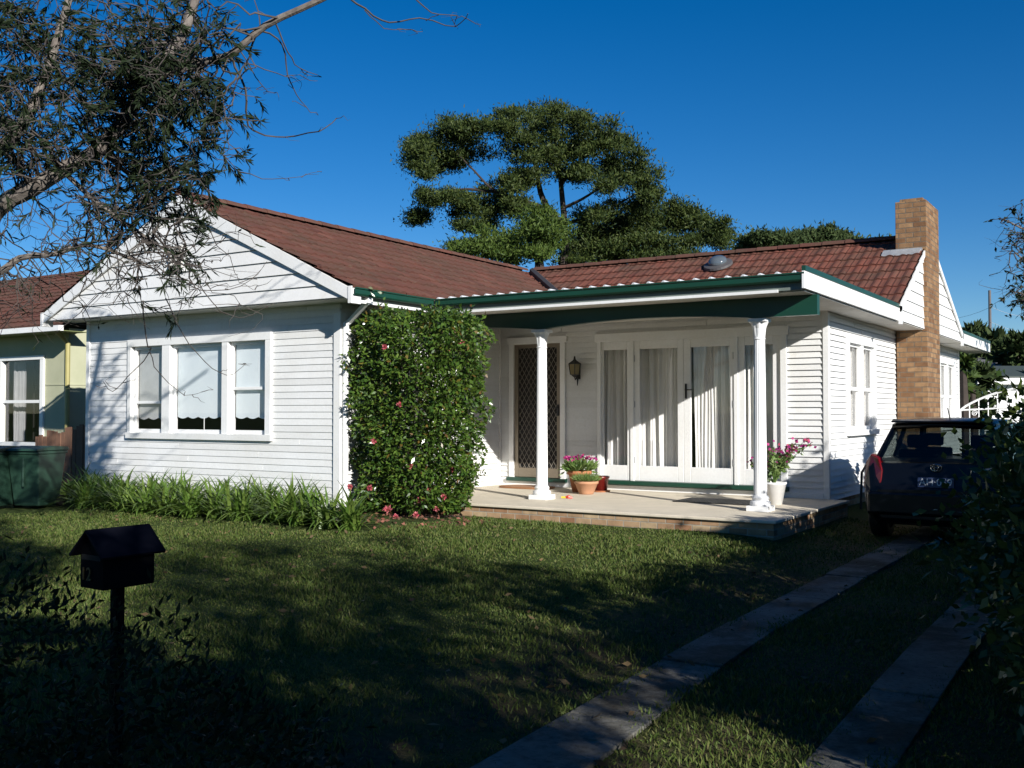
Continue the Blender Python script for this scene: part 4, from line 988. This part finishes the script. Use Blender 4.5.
# taller garden shrubs just outside the frame on the right; the house corner and car stand in their shade
hedge_bush('tall_shrub', 'tall dense shrub beyond the right edge, shading the car and the porch corner', [((.9, 11.5, 1.3), (.9, .7, 1.75)), ((1.0, 12.3, 1.05), (.9, .8, 1.4)), ((1.0, 13.2, .9), (.9, .9, 1.2)), ((1.0, 14.2, .8), (.9, .9, 1.1)), ((1.0, 13.85, 2.3), (.3, .3, 1.4)), ((1.0, 13.85, 1.6), (.55, .55, 1.2)), ((1.0, 15.2, 1.0), (.7, .8, 1.4)), ((1.0, 9.6, 1.0), (.9, .9, 1.5)), ((1.0, 8.3, 1.0), (.9, .9, 1.55)), ((1.0, 8.5, 1.95), (.6, .55, .5)), ((.9, 8.4, 1.2), (.5, .5, .8))], 33, n=9500, ln=.11, wd=.06)
hedge_bush('low_dark_shrub', 'low dark shrub in deep shade at the lower left corner', [(tuple(at(60, 760, 3.3)), (.75, .6, .45)), (tuple(at(190, 790, 3.5)), (.5, .5, .38)), (tuple(at(-60, 730, 3.6)), (.7, .6, .55))], 34, n=7000, ln=.045, wd=.016, m=L_BOTTLE, zero=Vector((at(60, 760, 3.3).x, at(60, 760, 3.3).y, -.13)))

# ------------------------------------------------------------------ trees behind
def pad_tree(name, label, base, limbs, pads, n, ln, wd, m, seed, bark=DBARK, depth=36, cat='tree', s=.342, ox=390, oy=90, thick=1.0, group=None):
    d = depth; b = at(*base, d); b = Vector((b.x, b.y, -.13)); t = thing(name, b, label, cat, group)
    q = random.Random(seed); mb = MB()
    for pts, r0, r1 in limbs:
        limb(mb, [at(x * s + ox, y * s + oy, d + dd) if not isinstance(x, str) else b for x, y, dd in pts], r0, r1, 7)
    x0, y0, _ = limbs[0][0][0]; mb.tube([b, at(x0 * s + ox, y0 * s + oy, d)], [limbs[0][1] * 1.35, limbs[0][1]], 9)
    mb.build('trunk', bark, t)
    r = np.random.default_rng(seed); P = []; D = []
    pxm = d / 1020 * s
    extra = []
    for x, y, rx, ry in pads:
        for _ in range(6):
            a_ = q.uniform(0, 6.28); g_ = q.uniform(.2, 1.15); extra.append((x + rx * g_ * math.cos(a_), y + ry * g_ * math.sin(a_), rx * q.uniform(.22, .48), max(6, ry * q.uniform(.22, .4))))
    pads = [(x, y, rx * 1.05, ry * .9) for x, y, rx, ry in pads] + extra
    for x, y, rx, ry in pads:
        dd = q.uniform(-2.2, 2.2); c = np.array(at(x * s + ox, y * s + oy, d + dd)); a, h = rx * pxm, ry * pxm
        k = max(7, int(40 * a * max(h, .4)))           # tufts in the pad, on its upper side more than below
        u = r.normal(size=(k, 3)); u /= np.linalg.norm(u, axis=1)[:, None]; u[:, 2] = np.where(u[:, 2] < -.3, -u[:, 2] * .5, u[:, 2])
        qq = r.random(k) ** .45; tc = c + (u * qq[:, None]) @ np.diag([1, 1, 1]) * np.array([a, a * .85 * thick, h])
        e = np.array(Rv); tc = c + (u * qq[:, None])[:, :1] * e * a + (u * qq[:, None])[:, 1:2] * np.array([Fv.x, Fv.y, 0]) * a * .8 * thick + (u * qq[:, None])[:, 2:] * np.array([0, 0, h])
        nn = int(n); ti = np.repeat(np.arange(k), nn)
        sz_ = r.uniform(.5, 1.5, k)[ti][:, None]; p = tc[ti] + r.normal(size=(len(ti), 3)) * np.array([.17, .17, .10]) * sz_; P.append(p)
        D.append(r.normal(size=(len(ti), 3)) * .8 + np.array([0, 0, .55]) + u[ti] * .5)
    P = np.concatenate(P); D = np.concatenate(D)
    leaves('foliage', P, D, ln * r.uniform(.6, 1.2, len(P)), wd, m, t, rng=r); world_space(); return t
pad_tree('umbrella_pine', 'tall spreading pine with layered flat crown behind the roof', (480, 330),
    [([(505, 560, 0), (512, 420, 0), (505, 330, 0), (495, 230, 0), (480, 130, 0)], .15, .05), ([(510, 400, 0), (470, 360, .2), (440, 300, .4), (425, 210, .5), (400, 120, .6)], .15, .05),
     ([(508, 345, 0), (560, 320, -.4), (620, 285, -.8), (700, 262, -1)], .065, .02), ([(510, 390, 0), (580, 375, .5), (640, 350, .8), (740, 290, 1)], .07, .025),
     ([(440, 340, .3), (380, 320, 0), (300, 290, -.3), (245, 235, -.6), (180, 170, -1)], .075, .02), ([(320, 300, -.2), (230, 290, 0), (150, 300, .3), (100, 330, .4)], .06, .02), ([(480, 370, 0), (400, 340, .8), (330, 350, 1), (240, 400, 1.2)], .06, .02),
     ([(500, 280, 0), (540, 220, .5), (600, 170, .8)], .07, .025), ([(495, 250, 0), (440, 190, -.6), (350, 140, -1)], .06, .02)],
    [(450, 85, 110, 38), (530, 95, 80, 34), (380, 95, 80, 34), (560, 130, 110, 36), (330, 120, 100, 34), (240, 130, 75, 34), (180, 120, 55, 30), (150, 155, 75, 28), (90, 175, 50, 22), (70, 205, 30, 24), (640, 150, 60, 30), (620, 190, 85, 32), (440, 150, 110, 30), (540, 190, 80, 26), (680, 225, 65, 26), (740, 262, 50, 28), (650, 275, 60, 20), (230, 190, 80, 26), (150, 215, 60, 24), (400, 205, 55, 34), (400, 260, 75, 26), (340, 290, 60, 26),
     (110, 240, 30, 16), (270, 320, 60, 28), (180, 325, 50, 20), (110, 320, 35, 18), (85, 375, 25, 16), (210, 350, 45, 22), (300, 360, 60, 36), (370, 345, 40, 20), (230, 398, 38, 16), (760, 300, 30, 16), (500, 235, 70, 22), (570, 250, 50, 14), (570, 365, 70, 20), (470, 190, 60, 24)], 46, .17, .042, L_PINE, 41)
pad_tree('bushy_conifer', 'lower yellow green conifer in front of the tall pine', (430, 330), [([(440, 560, 0), (435, 480, 0), (430, 400, 0)], .2, .06)],
    [(430, 385, 75, 34), (390, 430, 95, 36), (470, 425, 60, 34), (310, 455, 85, 28), (370, 480, 80, 28), (260, 475, 60, 20), (210, 460, 35, 14), (430, 470, 45, 26)], 46, .17, .045, L_PINE2, 42, depth=33)
pad_tree('bushy_conifer', 'broad dark green conifer to the right of the tall pine', (740, 330), [([(730, 580, 0), (735, 500, 0), (760, 400, 0)], .25, .08), ([(735, 500, 0), (640, 440, 0)], .1, .04), ([(735, 480, 0), (880, 420, 0)], .1, .04)],
    [(700, 365, 90, 34), (790, 350, 80, 30), (850, 360, 60, 28), (650, 395, 75, 32), (740, 405, 110, 40), (860, 400, 90, 38), (930, 400, 50, 26), (960, 425, 38, 22), (590, 430, 70, 36), (670, 450, 110, 34), (800, 450, 120, 34), (900, 450, 70, 24), (560, 470, 55, 34), (600, 440, 90, 36), (720, 430, 110, 40), (640, 490, 100, 28), (760, 490, 90, 24), (840, 488, 70, 16), (540, 500, 40, 22)], 46, .17, .045, L_PINE, 43, depth=38)
pad_tree('round_tree', 'rounded dark tree showing above the right end of the roof', (800, 330), [([(800, 300, 0), (800, 250, 0)], .2, .1)],
    [(800, 238, 30, 8), (780, 243, 30, 8), (825, 238, 22, 7), (755, 247, 18, 5), (840, 243, 16, 6), (800, 252, 55, 9), (865, 249, 22, 5), (885, 248, 16, 5)], 40, .25, .08, L_FAR, 44, depth=48, s=1, ox=0, oy=0)
def far_tree(label, blobs, d, seed, m=L_FAR, group=None, n=900):
    b = at(blobs[0][0], 400, d); b = Vector((b.x, b.y, -.13)); t = thing('distant_tree', b, label, 'tree', group)
    k = d / 1020; bl = [(tuple(at(x, y, d + (i % 3) * .8)), (rx * k, rx * k, ry * k)) for i, (x, y, rx, ry) in enumerate(blobs)]
    crown('foliage', bl, n, .012 * d, .005 * d, m, t, seed, up=.3)
    MB().tube([b, b + Vector((0, 0, bl[0][0][2]))], [.25, .1], 6).build('trunk', DBARK, t); world_space()
far_tree('rounded dark tree far behind, right of the utility pole base', [(993, 352, 16, 18), (990, 368, 18, 16), (985, 345, 9, 10)], 55, 51)
far_tree('pale hazy tree far behind the gate, nearest the house', [(972, 340, 10, 9), (966, 350, 10, 14), (975, 362, 12, 14)], 60, 52)
far_tree('wide dark tree far behind at the right edge', [(1018, 352, 12, 14), (1030, 355, 18, 18), (1010, 362, 10, 10), (1045, 360, 16, 16)], 50, 53)
far_tree('dark shrubby tree just behind the gate', [(972, 385, 10, 20), (980, 378, 12, 12), (962, 392, 8, 22), (968, 405, 12, 18), (990, 395, 14, 18)], 30, 54)
far_tree('climbing shrub with pale blossoms on the rear corner of the house', [(963, 365, 4, 12), (965, 380, 4, 10), (962, 350, 3, 8)], 26.5, 55, L_HEDGE, n=1400)
c_ = Vector(at(963, 366, 26.3)); 
def far_house():
    d = 40; p = at(1010, 400, d); t = thing('garden_shed', (p.x, p.y, -.13), 'small white building with a low green roof behind the gate', 'shed')
    a = at(984, 385, d); b = at(1060, 380, d); dirv = (b - a); dirv.z = 0; dirv.normalize(); nrm = Vector((-dirv.y, dirv.x, 0))
    z = lambda py: at(1000, py, d).z
    MB().prism([(a.x, a.y, -.2), tuple(Vector((a.x, a.y, -.2)) + dirv * 6), tuple(Vector((a.x, a.y, -.2)) + dirv * 6 + nrm * 4), tuple(Vector((a.x, a.y, -.2)) + nrm * 4)], (0, 0, z(384) + .2)).build('wall', WHITE, t)
    e = Vector((a.x, a.y, z(384))) - dirv * .5 - nrm * .5
    MB().prism([e, e + dirv * 7, e + dirv * 7 + Vector((0, 0, .22)), e + Vector((0, 0, .22))], -nrm * .05).build('fascia', TRIM, t)
    MB().prism([e + Vector((0, 0, .24)), e + dirv * 7 + Vector((0, 0, .24)), e + dirv * 5.2 + nrm * 2.4 + Vector((0, 0, .75)), e + dirv * 1.8 + nrm * 2.4 + Vector((0, 0, .75))], (0, 0, .05)).build('roof', mat('grey green roof', (.05, .065, .055), rough=.7), t)
far_house(); world_space()
def grey_house():
    d = 52; p = at(1000, 400, d); t = thing('grey_roofed_house', (p.x, p.y, -.13), 'house with grey tiled roof far behind the gate', 'house')
    a = at(955, 372, d); a2 = at(1050, 372, d); z0 = a.z; r1 = at(985, 355, d + 4); r2 = at(1030, 355, d + 4)
    MB().prism([a, a2, r2, r1], (0, 0, .1)).build('roof', mat('grey roof tile', (.12, .12, .13), rough=.9), t)
    MB().prism([(a.x, a.y, -.2), (a2.x, a2.y, -.2), (a2.x + Fv.x * 8, a2.y + Fv.y * 8, -.2), (a.x + Fv.x * 8, a.y + Fv.y * 8, -.2)], (0, 0, z0 + .15)).build('wall', mat('brown wall', (.12, .10, .08), rough=.9), t)
grey_house(); world_space()
def pole():
    d = 70; b = at(991, 400, d); tp = at(991, 290, d); t = thing('utility_pole', (b.x, b.y, -.13), 'thin grey utility pole far behind, with faint wires', 'utility pole')
    MB().tube([(b.x, b.y, -.2), (b.x, b.y, tp.z)], [.13, .09], 8).build('pole', mat('grey pole timber', (.13, .12, .12), rough=.9), t)
    w = MB()
    for py, q in ((307, 303), (322, 320)):
        A = at(991, py, d); B = at(900, q + 6, d + 20); C = at(1080, q, d + 10)
        for e in (B, C): w.tube([A + (e - A) * (k / 10) - Vector((0, 0, .9 * 4 * (k / 10) * (1 - k / 10))) for k in range(11)], .011, 4)
    w.build('wires', mat('pale wire', (.4, .4, .42), rough=.5), t)
pole(); world_space()

# ------------------------------------------------------------------ sparse tree, left foreground
def twiggy(name, base, limbs, leafy, bare, drawn, label, seed, d0, leafm=L_BOTTLE, ln=.10, wd=.0145, nl=(18, 36), group=None, rr=1.0):
    t = thing(name, base, label, 'tree', group); rng = random.Random(seed); r = np.random.default_rng(seed)
    lm = MB(); samples = []
    for pts, r0, r1 in limbs:
        out = limb(lm, [Vector(p) if len(p) == 3 and isinstance(p, Vector) else at(*p) for p in pts], r0, r1, 8)
        samples += out
    lm.build('trunk', BARK, t)
    tw = MB(); P = []; D = []
    def shoot(a, b, r0, leafn, sag, kink=.03):
        L = (b - a).length; n = max(4, int(L / .09)); mid = (a + b) / 2 + Vector((rng.gauss(0, .15), rng.gauss(0, .15), sag * L))
        pts = []
        for i in range(n + 1):
            s = i / n; p = a * (1 - s) ** 2 + mid * 2 * s * (1 - s) + b * s * s
            pts.append(p + Vector((rng.gauss(0, kink), rng.gauss(0, kink), rng.gauss(0, kink))) * (.4 if i in (0, n) else 1))
        tw.tube(pts, [r0 * (1 - .75 * i / n) for i in range(n + 1)], 4, False)
        for k in range(leafn):
            s = rng.uniform(.45, 1); i = min(n - 1, int(s * n)); q = pts[i].lerp(pts[i + 1], s * n - i); dv = (pts[i + 1] - pts[i]).normalized()
            P.append(q); D.append(np.array(dv) + r.normal(size=3) * .42 + np.array([0, 0, -.2]))
        return pts
    def near(p):
        c = sorted(samples, key=lambda q: (q - p).length)[:14]; return rng.choice(c)
    for (x0, x1, y0, y1, n, fy) in leafy:
        for i in range(n):
            p = at(rng.uniform(x0, x1), rng.uniform(y0, y1), d0 + rng.uniform(-1.3, 1.3)); a = near(p)
            if (a - p).length > 2.2: a = p + (a - p).normalized() * 2.2
            pts = shoot(a, p, .010 * rr, rng.randint(*nl) // 2, .12)
            for k in range(rng.randint(2, 4)):      # side shoots that carry tufts of leaves
                s = pts[rng.randint(len(pts) // 3, len(pts) - 1)]; v = Vector((rng.gauss(0, 1), rng.gauss(0, 1), rng.gauss(-.5, .6))).normalized() * rng.uniform(.15, .42)
                shoot(s, s + v, .0055 * rr, int(rng.randint(*nl) * fy), .1, .012)
    for (x0, x1, y0, y1, n, dr) in bare:
        for i in range(n):
            p = at(rng.uniform(x0, x1), rng.uniform(y0, y1), d0 + rng.uniform(-1.2, 1.2)); a = near(p)
            if (a - p).length > 1.8: a = p + (a - p).normalized() * 1.8
            pts = shoot(a, p, .0075 * rr, rng.choice((0, 0, 3)), -.08, .03)
            for k in range(rng.randint(1, 4)):
                s = pts[rng.randint(len(pts) // 3, len(pts) - 1)]; v = Vector((rng.gauss(0, 1), rng.gauss(0, 1), rng.gauss(dr, .5))).normalized() * rng.uniform(.15, .5)
                shoot(s, s + v, .0042 * rr, rng.choice((0, 0, 2)), -.05, .015)
    for pts, r0 in drawn:
        o = limb(tw, [at(x, y, d0 + (k * .13) % .6) for k, (x, y) in enumerate(pts)], r0, r0 * .35, 5, rng, .006)
        for k in range(3):
            s = o[rng.randint(len(o) // 2, len(o) - 1)]; v = Vector((rng.gauss(0, 1), rng.gauss(0, 1), rng.gauss(.1, .5))).normalized() * rng.uniform(.08, .2); shoot(s, s + v, .004 * rr, 0, 0, .008)
    tw.build('twigs', TWIG, t)
    leaves('foliage', P, D, ln * r.uniform(.6, 1.2, len(P)), wd * r.uniform(.8, 1.3, len(P)), leafm, t, rng=r); world_space(); return t
d = 9.3
tb = at(-75, 420, 9.2); tb = Vector((tb.x, tb.y, -.1)); crotch = at(-60, 300, 9.2)
twiggy('bottlebrush_tree', tb, [
    ([tb, crotch, at(-50, 240, 9.2), at(-40, 120, 9.3), at(-30, -40, 9.5)], .15, .06),
    ([at(-55, 270, 9.2), at(0, 207, 9.2), at(30, 190, 9.1), at(62, 170, 9.1), at(100, 148, 9.2), at(130, 112, 9.3), at(150, 78, 9.3), at(180, 40, 9.4), at(195, 0, 9.5), at(205, -60, 9.6)], .085, .035),
    ([at(120, 122, 9.3), at(150, 82, 9.1), at(190, 65, 9.0), at(230, 55, 8.9), at(265, 26, 8.8), at(320, 0, 8.7), at(400, -40, 8.6)], .045, .022),
    ([at(-50, 290, 9.2), at(0, 272, 9.0), at(20, 258, 9.0), at(55, 254, 8.9), at(90, 245, 8.9), at(140, 262, 8.9)], .04, .012),
    ([at(-45, 180, 9.3), at(10, 140, 9.6), at(40, 90, 9.8), at(60, 30, 10), at(80, -40, 10.2)], .06, .03),
    ([at(100, 148, 9.2), at(130, 175, 9.5), at(165, 190, 9.7), at(215, 180, 9.8)], .025, .008),
    ([at(62, 170, 9.1), at(100, 205, 9.0), at(150, 240, 8.9), at(190, 265, 8.9)], .025, .008)],
    [(-40, 130, -20, 70, 56, 1.0), (100, 215, -20, 60, 26, .9), (-40, 150, 50, 140, 66, 1.0), (130, 220, 55, 120, 32, 1.0), (60, 200, 110, 175, 36, 1.0), (185, 236, 120, 185, 18, 1.0), (-40, 90, 130, 200, 18, .8), (140, 220, 175, 235, 14, .9), (145, 185, 205, 310, 10, .8), (60, 140, 180, 260, 6, .3)],
    [(-20, 130, 180, 330, 50, -.9), (110, 255, 200, 315, 24, -.4), (20, 170, 120, 220, 12, -.5)],
    [([(143, 300), (147, 342), (150, 352), (128, 377), (112, 392), (104, 382)], .007), ([(150, 352), (160, 375), (185, 395), (202, 391)], .005), ([(165, 298), (182, 332), (205, 362), (226, 376), (246, 364)], .006), ([(190, 265), (212, 303), (240, 318), (275, 302)], .006), ([(170, 270), (200, 290), (240, 285), (268, 262)], .006),
     ([(232, 58), (246, 90), (247, 120), (258, 133), (285, 137), (318, 131), (337, 119)], .012), ([(262, 30), (283, 45), (288, 75), (297, 95), (311, 112)], .009), ([(275, 24), (288, 52), (300, 68), (322, 77)], .008), ([(225, 60), (255, 65), (285, 76), (300, 74)], .007), ([(240, 50), (262, 88), (275, 93)], .006), ([(262, 30), (258, 10), (250, -20)], .008),
     ([(340, -8), (365, 10), (390, 22), (420, 18), (455, 27), (468, 13)], .010), ([(365, 10), (385, 28), (412, 30)], .006), ([(410, -6), (430, 12), (458, 15)], .008), ([(232, 168), (262, 178), (290, 178), (317, 171)], .005), ([(205, 150), (225, 160), (240, 150)], .005), ([(205, 100), (235, 95), (250, 88)], .005)],
    'sparse dark tree with drooping bare twigs hanging over the left gable', 61, d)
te = at(1075, 420, 22); te = Vector((te.x, te.y, -.13))
twiggy('bare_twig_tree', te, [([te, at(1072, 320, 22), at(1062, 240, 22), at(1050, 150, 22)], .12, .04), ([at(1066, 280, 22), at(1035, 268, 22), at(1012, 250, 22)], .04, .012), ([at(1062, 240, 22), at(1030, 232, 22), at(1010, 222, 22)], .04, .012), ([at(1070, 310, 22), at(1040, 300, 22), at(1018, 292, 22)], .04, .012)],
    [(1005, 1060, 215, 320, 40, .5)], [(998, 1040, 215, 310, 26, 0)], [([(1012, 250), (1002, 256), (995, 258)], .006), ([(1010, 262), (1000, 272), (996, 273)], .006), ([(1018, 292), (1022, 305), (1020, 318)], .006)],
    'dark twiggy tree reaching in at the right edge', 62, 22, ln=.14, wd=.05, nl=(8, 18), rr=1.6)

# ------------------------------------------------------------------ street trees behind the camera: the front garden lies in their shade; the last two are added to deepen it
def shade_tree(x, y, z0, z1, rad, seed, label, n=2600):
    t = thing('street_tree', (x, y, -.13), label, 'tree', 'street trees behind the viewpoint'); r = random.Random(seed)
    mb = MB(); bl = []; top = Vector((x, y, (z0 + z1) / 2)); mb.tube([(x, y, -.2), (x + r.gauss(0, .1), y, z0), top], [.2, .15, .08], 8)
    for i in range(9):
        a = i * 2.4; q = rad * (.25 + .65 * r.random()); c = Vector((x + q * math.cos(a), y + q * math.sin(a), r.uniform(z0 + .4, z1 - .5)))
        mb.tube([(x, y, z0 + (i % 3) * .3), (top + c) / 2, c], [.07, .05, .02], 6); bl.append((tuple(c), (rad * .42, rad * .42, (z1 - z0) * .2)))
    mb.build('trunk', BARK, t); crown('foliage', bl, n, .13, .06, L_HEDGE, t, seed, up=.1); world_space()
shade_tree(5.2, 1.2, 1.2, 5.0, 2.3, 71, 'leafy street tree to the right behind the viewpoint', 850)
shade_tree(6.5, -3.2, 1.2, 7.2, 3.0, 72, 'tallest leafy street tree behind the viewpoint', 3000)
shade_tree(4.2, 4.8, .4, 3.5, 2.0, 73, 'low leafy tree to the right of the driveway, out of view', 2600)
shade_tree(-.6, -2.8, 3.0, 7.2, 3.9, 74, 'unseen leafy tree added behind the viewpoint to block the sky', 6500)  # unseen crown added overhead to cut sky light on the foreground
shade_tree(3.6, -1.9, 1.6, 4.9, 2.0, 75, 'unseen bushy tree added behind the viewpoint to shade the corner shrub', 3600)  # unseen, added to keep sun off the lower left shrub
